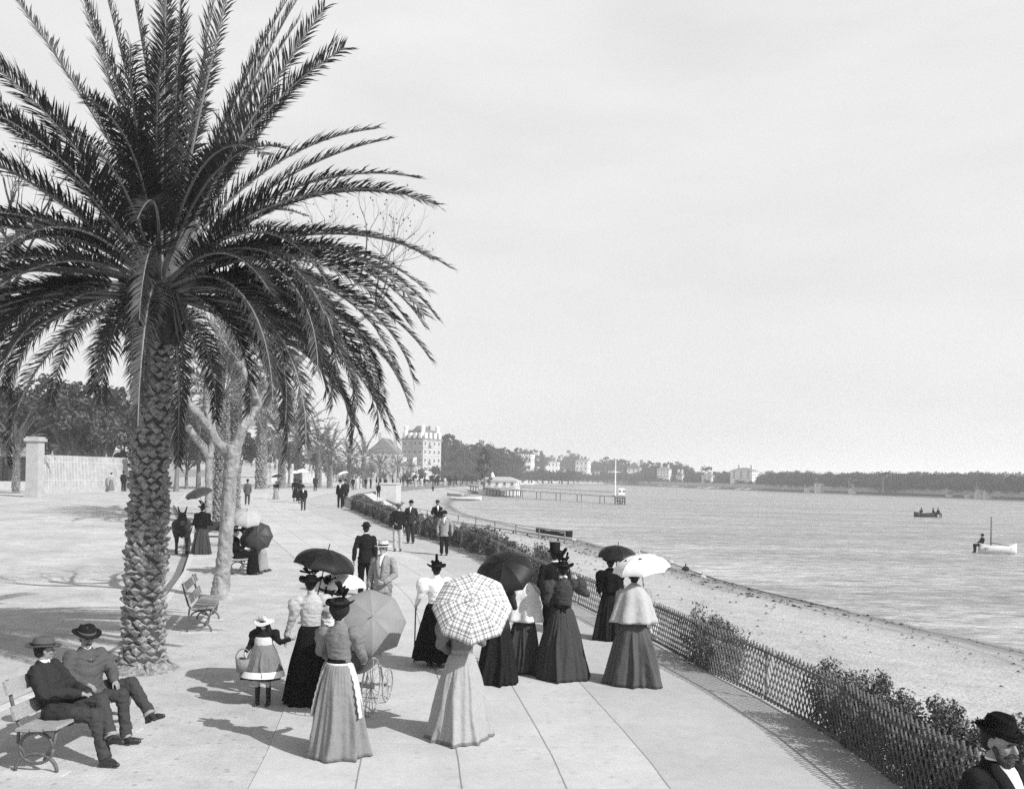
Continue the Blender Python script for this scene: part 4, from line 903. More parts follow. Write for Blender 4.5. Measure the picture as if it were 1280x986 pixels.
# lady with plaid parasol
ps = pose(eR=(.25, .12, 1.14), wR=(.13, .27, 1.2), eL=(-.27, -.02, 1.13), wL=(-.13, .15, 1.0))
l11, p = lady(575, 922, None, .05, 'lady in a long pale grey skirt seen from behind under the plaid parasol', 'grey', 'silver', 'lady', 'grey', 'bows', ps, 0, None, .115, belt='midgrey', h=1.63, seed=23, amp=.06, htrim=C['grey'], hem=.385)
def plaid():
    m = mat('plaid_cotton', .7, .85, .05, 20); nt = m.node_tree; N, L = nt.nodes, nt.links; uv = N.new('ShaderNodeUVMap'); se = N.new('ShaderNodeSeparateXYZ'); L.new(uv.outputs[0], se.inputs[0]); acc = None
    for ax in (0, 1):
        for per, wd, dk, ph in ((.085, .30, .52, 0), (.085, .10, .35, .5)):
            d = N.new('ShaderNodeMath'); d.operation = 'MULTIPLY_ADD'; d.inputs[1].default_value = 1/per; d.inputs[2].default_value = 100.25+ph; L.new(se.outputs[ax], d.inputs[0])
            f = N.new('ShaderNodeMath'); f.operation = 'FRACT'; L.new(d.outputs[0], f.inputs[0]); g = N.new('ShaderNodeMath'); g.operation = 'LESS_THAN'; g.inputs[1].default_value = wd; L.new(f.outputs[0], g.inputs[0])
            r = N.new('ShaderNodeMapRange'); r.inputs['To Min'].default_value = 1; r.inputs['To Max'].default_value = dk; L.new(g.outputs[0], r.inputs['Value'])
            if acc is None: acc = r.outputs[0]
            else: mu = N.new('ShaderNodeMath'); mu.operation = 'MULTIPLY'; L.new(acc, mu.inputs[0]); L.new(r.outputs[0], mu.inputs[1]); acc = mu.outputs[0]
    sc = N.new('ShaderNodeMath'); sc.operation = 'MULTIPLY'; sc.inputs[1].default_value = .78; L.new(acc, sc.inputs[0]); cb = N.new('ShaderNodeCombineColor')
    for k in range(3): L.new(sc.outputs[0], cb.inputs[k])
    L.new(cb.outputs[0], N['Principled BSDF'].inputs['Base Color']); return m
paras('', l11, (.13, .29, 1.22), (590, 746), 9.8, .45, .21, plaid(), 'large white parasol with a dark plaid check resting on the shoulder', plaid=True, handle=M_straw)
# lady under black parasol
ps = pose(eR=(.26, .06, 1.16), wR=(.20, .24, 1.26), eL=(-.24, .06, 1.13), wL=(-.12, .26, 1.0))
l12, p = lady(621, 853, None, .1, 'lady in a long dark jacket and skirt seen from behind under the black parasol', 'dark', 'nearblack', 'lady', 'black', 'bows', ps, 0, None, .06, .30, h=1.64, seed=29)
b = MB(); R_ = [[V((r*cos(2*pi*j/40), r*.86*sin(2*pi*j/40), z)) for j in range(40)] for r, z in ((.128, 1.10), (.15, 1.0), (.18, .90), (.198, .82), (.19, .82))]; b.rings(R_, True, (False, False)); b.build('jacket_skirt', C['dark'], l12, True)
paras('', l12, (.20, .27, 1.28), (629, 697), 12.85, .43, .24, silk('black', .013), 'black parasol held up by the lady left of the white cape')
ps = pose(eR=(.22, .06, 1.16), wR=(.12, .22, 1.12), eL=(-.22, .06, 1.13), wL=(-.12, .26, 1.1), kR=(.10, .12, .5), aR=(.10, .05, .09))
lady(654, 840, None, -.1, 'lady in a short white cape and dark skirt beside the black parasol', 'light', 'charcoal', 'lady', 'nearblack', 'bows', ps, 1, None, .06, .30, (C['white'], .86, .32, 6), h=1.60, seed=37, hz=.05)
man(691, 816, 676, .05, 'man in a dark coat and top hat behind the lady with bows on her hat', 'nearblack', 'black', 'top', 'nearblack', 'black', None, 1, None, None, False, nominal=1.82, fit=1.08)
ps = pose(eR=(.36, .02, 1.24), wR=(.22, .20, 1.40), eL=(-.25, -.03, 1.14), wL=(-.16, .16, 1.02))
l15, p = lady(701, 847, 694, .0, 'lady in a tight dark dress with big black bows on her hat, one elbow raised', 'charcoal', 'charcoal', 'lady', 'black', 'bows', ps, 0, None, .105, .39, belt='black', seed=41, nominal=1.80, amp=.06, hands=dict(R=dict(d=(-.5, .3, .8), pn=(0, 1, 0), curl=.8)), npl=9)
b = MB(); c = p['wai'] + V((0, -.12, -.05))
for dx, dz, l in ((-.07, .01, 0), (.07, .01, 0), (-.03, -.06, 1), (.03, -.06, 1)): b.cap(c, c+V((dx, -.01, dz)), .02, .034, 8, .6)
b.remesh('sash_bow', C['black'], l15, .01, 1)
b = MB(); b.lathe([(.064, -.005), (.06, .022), (.055, .022)], p['nek']+V((0, 0, .02)), 18, caps=(False, False)); b.build('collar', M_linen, l15, True)
# two ladies right
ps = pose(eR=(.24, .06, 1.16), wR=(.14, .24, 1.24), eL=(-.25, .0, 1.13), wL=(-.2, .15, .95))
l16, p = lady(761, 799, None, .0, 'lady in black walking beyond the lady in the light shoulder cape', 'black', 'nearblack', 'lady', 'black', 'bows', ps, 1, None, .11, .30, (C['black'], 1.0, .28, 8), h=1.54, seed=43)
paras('', l16, (.14, .26, 1.26), (773, 678), 16.85, .38, .20, silk('black', .013), 'black parasol just beyond the white parasol by the fence')
ps = pose(eR=(.25, .06, 1.18), wR=(.18, .20, 1.30), eL=(-.25, .04, 1.13), wL=(-.1, .24, 1.06))
l17, p = lady(790, 854, 704, -.05, 'lady in a wide light shoulder cape and grey pleated skirt beside the fence', 'midgrey', 'slate', 'lady', 'nearblack', 'bows', ps, 0, None, .07, .38, (C['light'], .93, .36, 12), seed=47, nominal=1.80, amp=.062)
trims(*[(lambda h: (h, V(p['hd']), Matrix.Identity(3)))(l17.children[-1])][0], 'flowers', random.Random(8), C['light'], C['pale']) if 0 else None
paras('', l17, (.18, .22, 1.33), (799, 688), 13.32, .43, .22, silk('white', .80, .7), 'white parasol tilted to the right above the light shoulder cape', handle=M_straw)
# bearded man bottom right
ps = pose(eR=(.24, -.03, 1.13), eL=(-.24, -.03, 1.13))
qd = 5.15; qp = atd(1247, 890, qd)
man(0, 0, 0, pi+.45, 'bearded man in a black coat and creased felt hat passing close to the camera', 'nearblack', 'black', 'fedora', 'black', 'black', ps, 0, rotM(.12, -.16), 'beard', True, 'black', h=qp.z+.0, nominal=1.765, pos=V((qp.x, qp.y, 0)), fit=1.14, half=.062, z1=1.14, beardm=mat('beard_grey', .018, .85, .6, 60, .8, 120, v2=.08))
# men walking towards us by the fence
man(497, 689, 627, pi+.1, 'man in a dark jacket, pale trousers and flat hat walking beside the fence', 'nearblack', 'light', 'boater', 'grey', 'black', pose(eR=(.25, .02, 1.12), wR=(.12, .22, 1.02)), 1, None, 'moustache', False)
man(513, 679, 624, pi-.1, 'man in a dark open jacket and bowler walking right of the man in pale trousers', 'dark', 'dark', 'bowler', 'black', None, pose(eR=(.26, -.04, 1.12), wR=(.2, .06, .92), eL=(-.26, -.04, 1.12), wL=(-.2, .06, .92)), 1, None, 'moustache', True, half=.05)
man(546, 672, 624, pi+.3, 'man in a black jacket holding a rod beyond the man in the pale coat', 'black', 'dark', 'bowler', 'dark', None, pose(eR=(.27, .05, 1.16), wR=(.25, .22, 1.1)), 1, None, 'moustache', True)
rd = at(534, 664); b = MB(); b.bar((-.35, 0, .75), (1.0, .1, 1.45), .03, .03); tag(b.build('fishing_rod', M_trk, loc=at(535, 672)), 'long thin rod carried by the man in the black jacket', 'rod')
man(555, 694, 637, pi, 'man in a loose pale coat and dark waistcoat walking towards the view', 'midgrey', 'nearblack', 'bowler', 'black', None, pose(eR=(.27, -.03, 1.12), wR=(.26, .06, .88), eL=(-.28, -.03, 1.12), wL=(-.3, .06, .9)), 1, None, 'moustache', True, vest='black', half=.05, jl=.74)
# far walkers
man(309, 631, 598, .2, 'man in a grey coat with a bag walking away between the palms', 'slate', 'charcoal', 'bowler', 'nearblack', None, None, 2, None, None, False, jl=.68)
lf1, _ = lady(345, 624, 601, .0, 'lady in a black blouse and pale skirt walking away with a dark parasol', 'black', 'midgrey', 'lady', 'black', None, None, 2, None, .1, .26, seed=51)
paras('', lf1, (.14, .1, 1.25), (346, 592), lf1.location.y, .5, .2, silk('black', .013), 'dark parasol above the pale skirted lady in the distance', n=8)
lf2, _ = lady(369, 627, 598, .2, 'woman in a long black coat under a small white parasol in the distance', 'black', 'black', 'lady', 'black', None, None, 2, None, .1, .24, seed=53, hz=.3)
paras('', lf2, (.1, .1, 1.25), (369, 587), lf2.location.y, .38, .2, silk('white', .8, .7), 'small white parasol above the woman in the long black coat')
lf3, _ = lady(375, 629, 600, .0, 'dark dressed woman under the larger of the two far white parasols', 'nearblack', 'nearblack', 'lady', 'black', None, None, 2, None, .1, .24, seed=55, hz=.2)
paras('', lf3, (.1, .1, 1.25), (378, 585), lf3.location.y, .5, .25, silk('white', .8, .7), 'larger white parasol of the pair above the distant dark dressed walkers')
man(379, 638, 606, pi, 'boy in a dark jacket with a white collar walking ahead of the black coats', 'nearblack', 'charcoal', 'bowler', 'black', None, None, 2, None, None, True, jl=.85)
man(394, 614, 593, .1, 'lone man in a dark coat far up the promenade', 'dark', 'dark', 'bowler', 'black', None, None, 2, None, None, False)
man(425, 635, 599, pi, 'man in a black suit at the far end of the fence', 'black', 'black', 'bowler', 'black', None, None, 2, None, None, True)
mf, _ = man(431, 633, 598, pi-.2, 'man in a dark suit right beside the man in black at the fence end', 'nearblack', 'nearblack', 'bowler', 'black', None, None, 2, None, None, False)
paras('', mf, (-.2, .1, 1.25), (426, 589), mf.location.y, .5, .25, silk('white', .8, .7), 'white parasol above the men at the far end of the fence')
man(473, 622, 603, 0, 'man in a bowler going down to the beach behind the ramp', 'black', 'black', 'bowler', 'black', None, None, 2, None, None, False)
lady(139, 613, 590, .3, 'woman in a light dress walking along the white garden fence', 'light', 'grey', 'lady', 'dark', None, None, 2, None, .1, .26, seed=57)
man(154, 614, 588, .0, 'man in black walking along the white garden fence', 'black', 'black', 'bowler', 'black', None, None, 2, None, None, False)
# a small crowd far along the curve
crowd = []
cw = random.Random(77)
c1, _ = man(441, 612.5, 596, pi, 'far stroller in dark clothes in the crowd where the promenade curves', 'black', 'nearblack', 'bowler', 'black', None, None, 2, None, None, False, group='far crowd in dark clothes')
c2, _ = lady(446, 611.5, 596, pi, 'far stroller in light clothes in the crowd where the promenade curves', 'pale', 'light', 'lady', 'dark', None, None, 2, None, .1, .26, seed=61, group='far crowd in light clothes')
for k in range(26):
    src = c1 if cw.random() < .62 else c2; o = copy_tree(src); px = lerp(449, 590, (k+cw.random())/26); py = lerp(611, 604.6, (px-449)/141)+cw.uniform(-.4, .6); o.location = at(px, py); o.rotation_euler.z = cw.uniform(0, 6.28)

# ------------------------------------------------------------------ benches and the seated
M_iron = mat('cast_iron', .10, .6, .3, 20, .2, 60, spec=.4)
M_wood = mat('bench_wood', .30, .8, .25, 9, .4, 30, stretch=(6, .6, 6))
M_pad = mat('bench_pad', .5, .9, .12, 5)
def bench(loc, rz, L_, label):
    r = empty('park_bench', loc, rz); tag(r, label, 'bench', 'iron and timber benches facing the promenade')
    for s in (-1, 1):
        e = MB(); x = s*(L_/2-.12)
        e.tube([(x, -.27+.0, .90), (x, -.22, .70), (x, -.16, .50), (x, -.10, .42), (x, .05, .40), (x, .25, .43), (x, .30, .46)], [.018]*7, 7)
        e.tube([(x, .17*cos(a)+.04, .245+.15*sin(a)) for a in [2*pi*i/20 for i in range(21)]], .017, 6); e.tube([(x, .04+.21*cos(a), .02+.17*sin(a)) for a in [pi*i/14 for i in range(15)]], .018, 6)
        e.tube([(x, .24, .43), (x, .22, .30), (x, .12, .13)], .016, 6); e.tube([(x, -.14, .44), (x, -.15, .3), (x, -.06, .15)], .016, 6); e.build('bench_end', M_iron, r, True)
        q = MB(); q.box((x, .04, .0), (.16, .62, .03)); q.build('pad', M_pad, r)
    for y, z, tx in ((-.04, .43, 0), (.10, .435, .03), (.24, .45, .08)):
        q = MB(); q.box((0, y, z+.018), (L_, .125, .03), M=Matrix.Rotation(tx, 3, 'X')); q.build('seat_plank', M_wood, r)
    for y, z in ((-.155, .60), (-.235, .84)):
        q = MB(); q.box((0, y+.022, z), (L_, .028, .14), M=Matrix.Rotation(.33, 3, 'X')); q.build('back_plank', M_wood, r)
    return r
B1 = V((-4.58, 9.58, 0)); RB = -pi/2-.06
bench(B1, RB, 1.75, 'timber bench on iron ends with the two seated men')
bench(at(252, 782), -pi/2+.22, 1.7, 'empty timber bench beside the leaning plane tree')
def seat_pose(**k):
    d = dict(pel=(0, 0, .55), wai=(0, -.05, .70), che=(0, -.09, .89), nek=(0, -.10, 1.07), hd=(0, -.07, 1.205), sR=(.175, -.10, 1.0), sL=(-.175, -.10, 1.0), hR=(.09, 0, .54), kR=(.11, .44, .56), aR=(.11, .40, .10), hL=(-.09, 0, .54), kL=(-.11, .44, .56), aL=(-.11, .46, .10),
             eR=(.25, -.02, .76), wR=(.08, .20, .74), eL=(-.25, -.02, .76), wL=(-.05, .24, .72)); d.update(k); return {a: V(b) for a, b in d.items()}
ps = seat_pose(kL=(-.02, .46, .68), aL=(.12, .66, .34), kR=(.12, .47, .55), aR=(.12, .60, .10), che=(0, -.15, .89), nek=(0, -.20, 1.06), hd=(-.01, -.20, 1.20), sR=(.17, -.18, 1.0), sL=(-.175, -.19, 1.0), eR=(.25, -.04, .78), wR=(.05, .24, .76), wL=(-.08, .28, .73))
man(0, 0, 0, RB-.04, 'seated man in a dark suit and wide hat at the near end of the bench', 'dark', 'charcoal', 'wide', 'slate', 'dark', ps, 0, rotM(.75, -.05), None, False, h=1.66, pos=B1 + V((.03, -.38, .0)), seated=True, turn='L', shoed=dict(L=(.25, .85, .1), R=(0.1, 1, -.0)), fit=1.15, hands=dict(R=dict(d=(-.6, .7, -.3), pn=(-.2, .2, -1), curl=.7), L=dict(d=(.6, .6, -.4), pn=(0, .2, -1), curl=.6)), nominal=1.78)
c_, s_ = -.62, .72
ps = seat_pose(hR=(.07, .04, .54), kR=(.07+.44*c_, .04+.44*s_, .57), aR=(.07+.5*c_, .04+.52*s_, .10), hL=(-.08, -.05, .54), kL=(-.04+.46*c_, .02+.46*s_, .69), aL=(.04+.72*c_, .08+.75*s_, .36),
    eL=(-.27, .0, .78), wL=(-.16, .26, .74), eR=(.26, -.06, .80), wR=(.12, .16, .72), hd=(0, -.08, 1.21))
man(0, 0, 0, RB-.60, 'seated man with a moustache and grey jacket at the far end of the bench', 'slate', 'charcoal', 'wide', 'nearblack', 'slate', ps, 0, rotM(-.05, -.22), 'moustache', True, h=1.66, pos=B1 + V((.02, .27, .0)), seated=True, turn='LR', shoed=dict(L=(c_+.1, s_, .25), R=(c_, s_, 0)), fit=1.15, hands=dict(L=dict(d=(-.3, .6, -.8), pn=(.2, -.6, -.6), curl=.5), R=dict(d=(-.5, .7, -.3), pn=(0, 0, -1), curl=.6)), nominal=1.78, half=.035, z1=.97, tie='nearblack', beardm=mat('beard_grey', .018, .85, .6, 60, .8, 120, v2=.08))
# seated ladies further on
B3 = at(301, 716); bench(B3, -pi/2+.1, 1.7, 'bench with the seated ladies under parasols beyond the plane tree')
sp_ = seat_pose()
def seated_lady(pos, rz, label, bl, sk, seed):
    r = empty('person', pos, rz); tag(r, label, 'person'); r['sc'] = 1.0; body_mesh(r, sp_, rotM(), M_skinl, 1, {}, True, .92); bodice(r, sp_, C[bl], 1, .09)
    b = MB()
    for s in 'RL': b.cap(sp_['h'+s], sp_['k'+s], .13, .11, 14); b.cap(sp_['k'+s], sp_['a'+s]+V((0, 0, .02)), .12, .13, 14)
    b.blob(sp_['pel'], (.2, .18, .13)); b.cap((0, .44, .5), (0, .46, .12), .13, .17, 14); b.remesh('skirt', C[sk], r, .018, 4)
    for s in 'RL': shoe(r, sp_['a'+s]+V((0, .08, 0)))
    hair_up(r, sp_['hd'], rotM()); hh, o, Q = hat(r, 'lady', sp_['hd'], rotM(), C['black']); trims(hh, o, Q, 'bows', random.Random(seed)); return r
s1 = seated_lady(B3+V((0, -.35, 0)), -pi/2+.1, 'seated lady in black under the pale parasol on the far bench', 'black', 'black', 71)
s2 = seated_lady(B3+V((.05, .40, 0)), -pi/2+.1, 'seated lady in a grey skirt behind the dark parasol on the far bench', 'charcoal', 'midgrey', 73)
parasol('parasol', W(s1, (-.1, .2, .95)), atd(309, 636, s1.location.y-.4), .44, .28, silk('cream', .36, .7), 'pale parasol leaning over the seated lady in black')
parasol('parasol', W(s2, (0, .35, .95)), atd(321, 668, s2.location.y-.75), .44, .2, silk('darkgrey', .045), 'dark grey parasol lowered before the seated lady in the grey skirt')
# ------------------------------------------------------------------ pram, donkey cart, dog
def wheel(root, c, R, ns, m, ax='X', name='wheel', tr=.011, rim=None):
    b = MB(); c = V(c); f = (lambda a, r: c + V((0, r*cos(a), r*sin(a))))
    b.tube([f(2*pi*i/36, R) for i in range(37)], tr, 6, False); o = b.build(name, m, root, True)
    s = MB(); [s.tube([f(2*pi*k/ns, .02), f(2*pi*k/ns, R)], tr*.45, 4, False) for k in range(ns)]; s.tube([c-V((.04, 0, 0)), c+V((.04, 0, 0))], .025, 10); s.build('spokes', rim or m, o, True); return o
M_steel = mat('dull_steel', .30, .4, .2, 20, spec=.6); M_enam = mat('carriage_enamel', .05, .3, .2, 6, spec=.5)
q = at(440, 893); pr = empty('baby_carriage', q, -.18); tag(pr, 'dark baby carriage with tall spoked wheels pushed by the nursemaid', 'baby carriage')
for x in (-.30, .24): wheel(pr, (x, .0, .36), .35, 14, M_steel)
for x in (-.28, .22): wheel(pr, (x, .72, .22), .21, 12, M_steel)
b = MB(); b.bar((-.30, 0, .36), (.24, 0, .36), .03, .03); b.bar((-.28, .72, .22), (.22, .72, .22), .03, .03)
for x in (-.2, .16): b.tube([(x, 0, .36), (x, .1, .5), (x, .6, .5), (x, .72, .22)], .012, 6)
b.build('chassis', M_steel, pr, True)
b = MB(); R_ = []
for z, sx, y0, y1 in ((.50, .14, .0, .62), (.60, .2, -.06, .76), (.76, .22, -.08, .82), (.80, .225, -.08, .84), (.80, .20, -.05, .80), (.62, .17, .0, .7)):
    R_.append([V((-.03+sx*(abs(cos(a))**.6)*(1 if cos(a) > 0 else -1), (y0+y1)/2+(y1-y0)/2*(abs(sin(a))**.6)*(1 if sin(a) > 0 else -1), z)) for a in [2*pi*i/28 for i in range(28)]])
b.rings(R_); b.build('body', M_enam, pr, True)
b = MB(); R_ = []
for k in range(9):
    t = k/8; an = lerp(-.2, 1.7, t); R_.append([V((-.03+.23*cos(pi*j/12), .12 + .38*cos(an)*sin(pi*j/12)*.9+.0, .80 + .40*sin(pi*j/12)*sin(max(.05, an)))) for j in range(13)])
b.rings(R_, False); b.build('hood', C['dark'], pr, True)
b = MB(); [b.tube([(x, -.05, .66), (x, -.2, .84), (x, -.36, .98)], .012, 6) for x in (-.2, .16)]; b.bar((-.24, -.36, .98), (.2, -.36, .98), .03, .03); b.build('handle', M_wood, pr)
parasol('parasol', q + V((.10, .25, .85)), atd(466, 768, 10.6), .43, .20, silk('grey', .22, .6), 'large plain grey parasol leaning back over the baby carriage', handle=M_straw)

def donkey(loc, rz, label):
    r = empty('donkey', loc, rz); tag(r, label, 'donkey'); b = MB(); b.cap((0, -.45, .88), (0, .35, .92), .24, .23, 16); b.blob((0, 0, .82), (.26, .5, .26)); b.cap((0, .4, 1.0), (0, .72, 1.32), .15, .11); b.cap((0, .72, 1.34), (0, 1.02, 1.12), .115, .07)
    b.cap((0, .98, 1.14), (0, 1.08, 1.06), .07, .06)
    for s in (-1, 1):
        b.cap((s*.06, .68, 1.42), (s*.12, .66, 1.66), .035, .02, 8); b.cap((s*.13, .34, .8), (s*.13, .36, .42), .09, .05); b.cap((s*.13, .36, .42), (s*.13, .35, .08), .045, .035); b.cap((s*.13, .35, .08), (s*.13, .39, .04), .045, .05, 8)
        b.cap((s*.14, -.5, .85), (s*.14, -.38, .55), .14, .075); b.cap((s*.14, -.38, .55), (s*.14, -.54, .40), .07, .045); b.cap((s*.14, -.54, .40), (s*.14, -.50, .08), .042, .034); b.cap((s*.14, -.5, .08), (s*.14, -.46, .04), .045, .05, 8)
    b.cap((0, -.68, .98), (0, -.76, .5), .03, .04, 8); b.remesh('body', cloth('donkey_hair', .03, .6), r, .02, 2)
    b = MB(); b.lathe([(.24, -.05), (.27, -.05), (.27, .05), (.24, .05)], (0, .36, .98), 20, M=Matrix.Rotation(-1.1, 3, 'X')); b.build('harness', M_shoe, r, True); return r
dl = at(219, 692, -.12); dk = donkey(dl + V((.12, .3, 0)), pi+.35, 'dark donkey in harness standing on the road by the kerb'); dk.scale = (1.35, 1.1, 1.05)
ct = empty('donkey_cart', dl + V((.55, 2.1, 0)), .2); tag(ct, 'small two wheeled cart behind the donkey', 'cart')
for x in (-.5, .5): wheel(ct, (x, 0, .5), .48, 12, C['grey'], tr=.022)
b = MB(); b.box((0, 0, .72), (.85, 1.1, .06)); b.box((-.42, 0, .9), (.05, 1.1, .32)); b.box((.42, 0, .9), (.05, 1.1, .32)); b.box((0, .54, .9), (.8, .05, .32)); b.box((0, 0, .5), (1.0, .06, .06)); b.build('cart_body', M_enam, ct)
b = MB(); [b.tube([(x, -.5, .72), (x*.8, -1.2, .78), (x*.8, -2.4, .82)], .022, 6) for x in (-.38, .38)]; b.build('shaft', M_wood, ct)
ldn, _ = lady(252, 692, None, .1, 'lady in a black cape and grey skirt beside the donkey on the road edge', 'black', 'charcoal', 'lady', 'black', 'bows', pose(eR=(.24, .06, 1.16), wR=(.16, .24, 1.24)), 1, None, .1, .34, (C['black'], 1.0, .36, 8), h=1.74, seed=81)
paras('', ldn, (.12, .24, 1.26), (246, 609), ldn.location.y-.1, .5, .2, silk('darkgrey', .06), 'grey parasol above the lady beside the donkey')
dg = empty('dog', at(817, 800), -.5); tag(dg, 'small white dog sitting against the fence', 'dog'); b = MB()
b.cap((0, -.12, .16), (0, .12, .24), .09, .08); b.cap((0, .12, .28), (0, .17, .38), .06, .05); b.cap((0, .18, .42), (0, .29, .39), .055, .03)
for s in (-1, 1): b.cap((s*.05, .14, .2), (s*.05, .16, .02), .03, .022, 8); b.cap((s*.06, -.12, .14), (s*.07, -.02, .08), .055, .035, 8); b.cap((s*.07, -.02, .08), (s*.07, -.08, .02), .028, .022, 8); b.cap((s*.04, .15, .45), (s*.055, .13, .50), .02, .012, 6)
b.cap((0, -.2, .2), (0, -.28, .34), .022, .014, 6); b.remesh('body', mat('dog_fur', .5, .9, .4, 14, .6, 60), dg, .009, 1)
b = MB(); b.blob((0, .32, .395), .013, n=8, m=6); b.build('nose', M_shoe, dg, True)

# ------------------------------------------------------------------ lattice fence with shrubs
M_lath = mat('fence_lath', .13, .9, .35, 14, .3, 40)
fe = empty('lattice_fence', (xh(5)-.02, 5, 0)); tag(fe, 'low fence of crossed wooden laths running along the beach edge of the promenade', 'fence')
fo = fe.location
def fpt(y, z): return V((xh(y), y, gz(y)+z))
y = 3.6; k = 0; FH = .74
import bisect
while y < 66:
    ln = 2.2 if y < 30 else 4.4; y1 = y+ln; b = MB(); st = .092 if y < 18 else (.13 if y < 34 else .26); th = .016 if y < 34 else .024
    K = int(ln/st)
    for lay, sg in ((0, 1), (1, -1)):
        for i in range(-int(.5*ln/st*0), K+1):
            a = y+i*st; c = a + sg*.36
            z0, z1, ya, yb = 0.02, FH, a, c
            if yb > y1: z1 = z0+(z1-z0)*(y1-ya)/(yb-ya); yb = y1
            if yb < y: z1 = z0+(z1-z0)*(ya-y)/(ya-yb); yb = y
            if z1-z0 > .05: off = V((.012*lay-.006, 0, 0)); b.bar(fpt(ya, z0)+off-fo, fpt(yb, z1 + .03*((i*7) % 5)/5*(1 if z1 > FH-.01 else 0))+off-fo, .009, th, up=V((1, 0, 0)))
        # the corners the slope leaves open
        for i in range(1, int(.36/st)+1):
            if sg > 0: t = i*st/.36; b.bar(fpt(y, .02+t*(FH-.02))-fo+off*1, fpt(y+.36-i*st, FH)-fo+off*1, .009, th, up=V((1, 0, 0)))
            else: t = i*st/.36; b.bar(fpt(y1, .02+t*(FH-.02))-fo+off*1, fpt(y1-.36+i*st, FH)-fo+off*1, .009, th, up=V((1, 0, 0)))
    for z in (.06, .66): b.bar(fpt(y+.01, z)-fo+V((.018, 0, 0)), fpt(y1-.01, z)-fo+V((.018, 0, 0)), .012, .03)
    b.build('lattice_panel', M_lath, fe)
    p = MB(); p.tube([fpt(y, -.2)-fo+V((.05, 0, 0)), fpt(y, .74)-fo+V((.05, 0, 0))], .019, 7); p.build('post', M_trk, fe, True); y = y1
M_shr = mat('shrub_leaf', .04, .7, .5, 9, spec=.3, v2=.14)
def shrub(y, ln, h, label, seed, wd=.42, n=5200, ls=.026, off=.34):
    r = random.Random(seed); c = fpt(y, -.25) + V((off+.02, 0, 0)); root = empty('shrub', c); tag(root, label, 'shrub', 'shrubs behind the lattice fence')
    sh = []; K = max(2, int(ln/.4))
    for k in range(K):
        yy = -ln/2+ln*(k+.5)/K; dx = xh(y+yy)-xh(y); sh.append(((dx+r.uniform(-.05, .05), yy, (h+.25)*.52+r.uniform(-.05, .08)), (wd*.62, .36, (h+.25)*.52)))
    leaf_mb(sh, n, ls, r, 170, .45).build('foliage', M_shr, root)
    t = MB()
    for c_, rr in sh: t.tube([(c_[0], c_[1], 0), (c_[0]*.9+.05, c_[1]+.08, .5), (c_[0], c_[1]-.05, h*.9)], [.02, .014, .006], 5)
    t.build('stem', M_trk, root)
shrub(6.6, 1.9, .76, 'bushy shrub behind the fence beside the bearded man', 1, .55, 30000, .02, .32); shrub(8.5, 1.8, .82, 'dense shrub topping the fence, second from the bearded man', 2, .55, 30000, .02, .34)
shrub(10.4, 1.7, .80, 'leafy shrub at the near end of the bare stretch of lattice', 3, .5, 21000, .02, .30); shrub(14.6, 1.5, .84, 'single dark shrub behind the lattice right of the small dog', 4, .5, 9000, .022, .28)
shrub(25.5, 2.2, .9, 'rounded shrub on the fence just beyond the black parasol', 5, .6, 7000, .034)
yy = 29.; k = 0
names = ['first', 'second', 'third', 'fourth', 'fifth', 'sixth', 'seventh', 'eighth', 'ninth', 'tenth', 'eleventh', 'twelfth']
while yy < 62:
    shrub(yy, 2.3, .82+.08*(k % 3), 'clipped dark shrub in the far stretch of fence, %s beyond the rounded one' % names[k], 10+k, .6, 4200, .045, .2); yy += 2.75; k += 1
# beach fittings
def bar_obj(name, pts, w_, h_, m, label, cat, posts=None, pr=.04):
    o = V(pts[0]); r = empty(name, o); tag(r, label, cat); b = MB()
    for a, c in zip(pts, pts[1:]): b.bar(V(a)-o, V(c)-o, w_, h_)
    b.build('plank' if w_ > .1 else 'rail', m, r)
    for p, z0 in posts or []: q = MB(); q.tube([V((p[0], p[1], z0))-o, V(p)-o], pr, 6); q.build('post', M_trk, r, True)
    return r
A_, B_ = at(564, 651, z=-.95), at(718, 674, z=-1.30); n_ = 9
bar_obj('launching_plank', [A_, B_], .34, .12, mat('bleached_wood', .42, .9, .2, 6), 'long pale plank walk running down the beach to the water', 'plank walk', [(A_.lerp(B_, k/n_)-V((0, 0, .05)), -2.1) for k in range(n_+1)], .07)
A2, B2 = at(517, 635, z=-.35), at(706, 665, z=-.75)
bar_obj('hand_rail', [A2, B2], .06, .06, mat('bleached_wood', .42), 'thin rail on posts beside the plank walk on the beach', 'rail', [(A2.lerp(B2, k/8), -1.9) for k in range(9)], .05)
# floats on a line in the shallows
FL = [(816, 694), (826, 699), (838, 703), (857, 711), (878, 722)]
b = MB(); o = at(805, 691, z=-1.7)
b.tube([at(px, py, z=-1.78)-o for px, py in ((800, 688), (816, 694), (838, 703), (857, 711), (905, 727), (960, 741), (1060, 764))], .03, 5); tag(b.build('mooring_rope', M_twig, loc=o), 'thin rope lying in the shallows along the shore', 'rope')
for k, (px, py) in enumerate(FL): b = MB(); b.blob((0, 0, 0), (.2, .2, .16), n=10, m=7); b.tube([(0, 0, .1), (0, 0, .3)], .03, 5); tag(b.build('float', C['dark'] if k == 3 else C['light'], loc=at(px, py, z=-1.75)), 'dark round float on the mooring rope' if k == 3 else 'pale round float on the mooring rope in the shallows', 'float', 'floats on the mooring rope' if k != 3 else None)
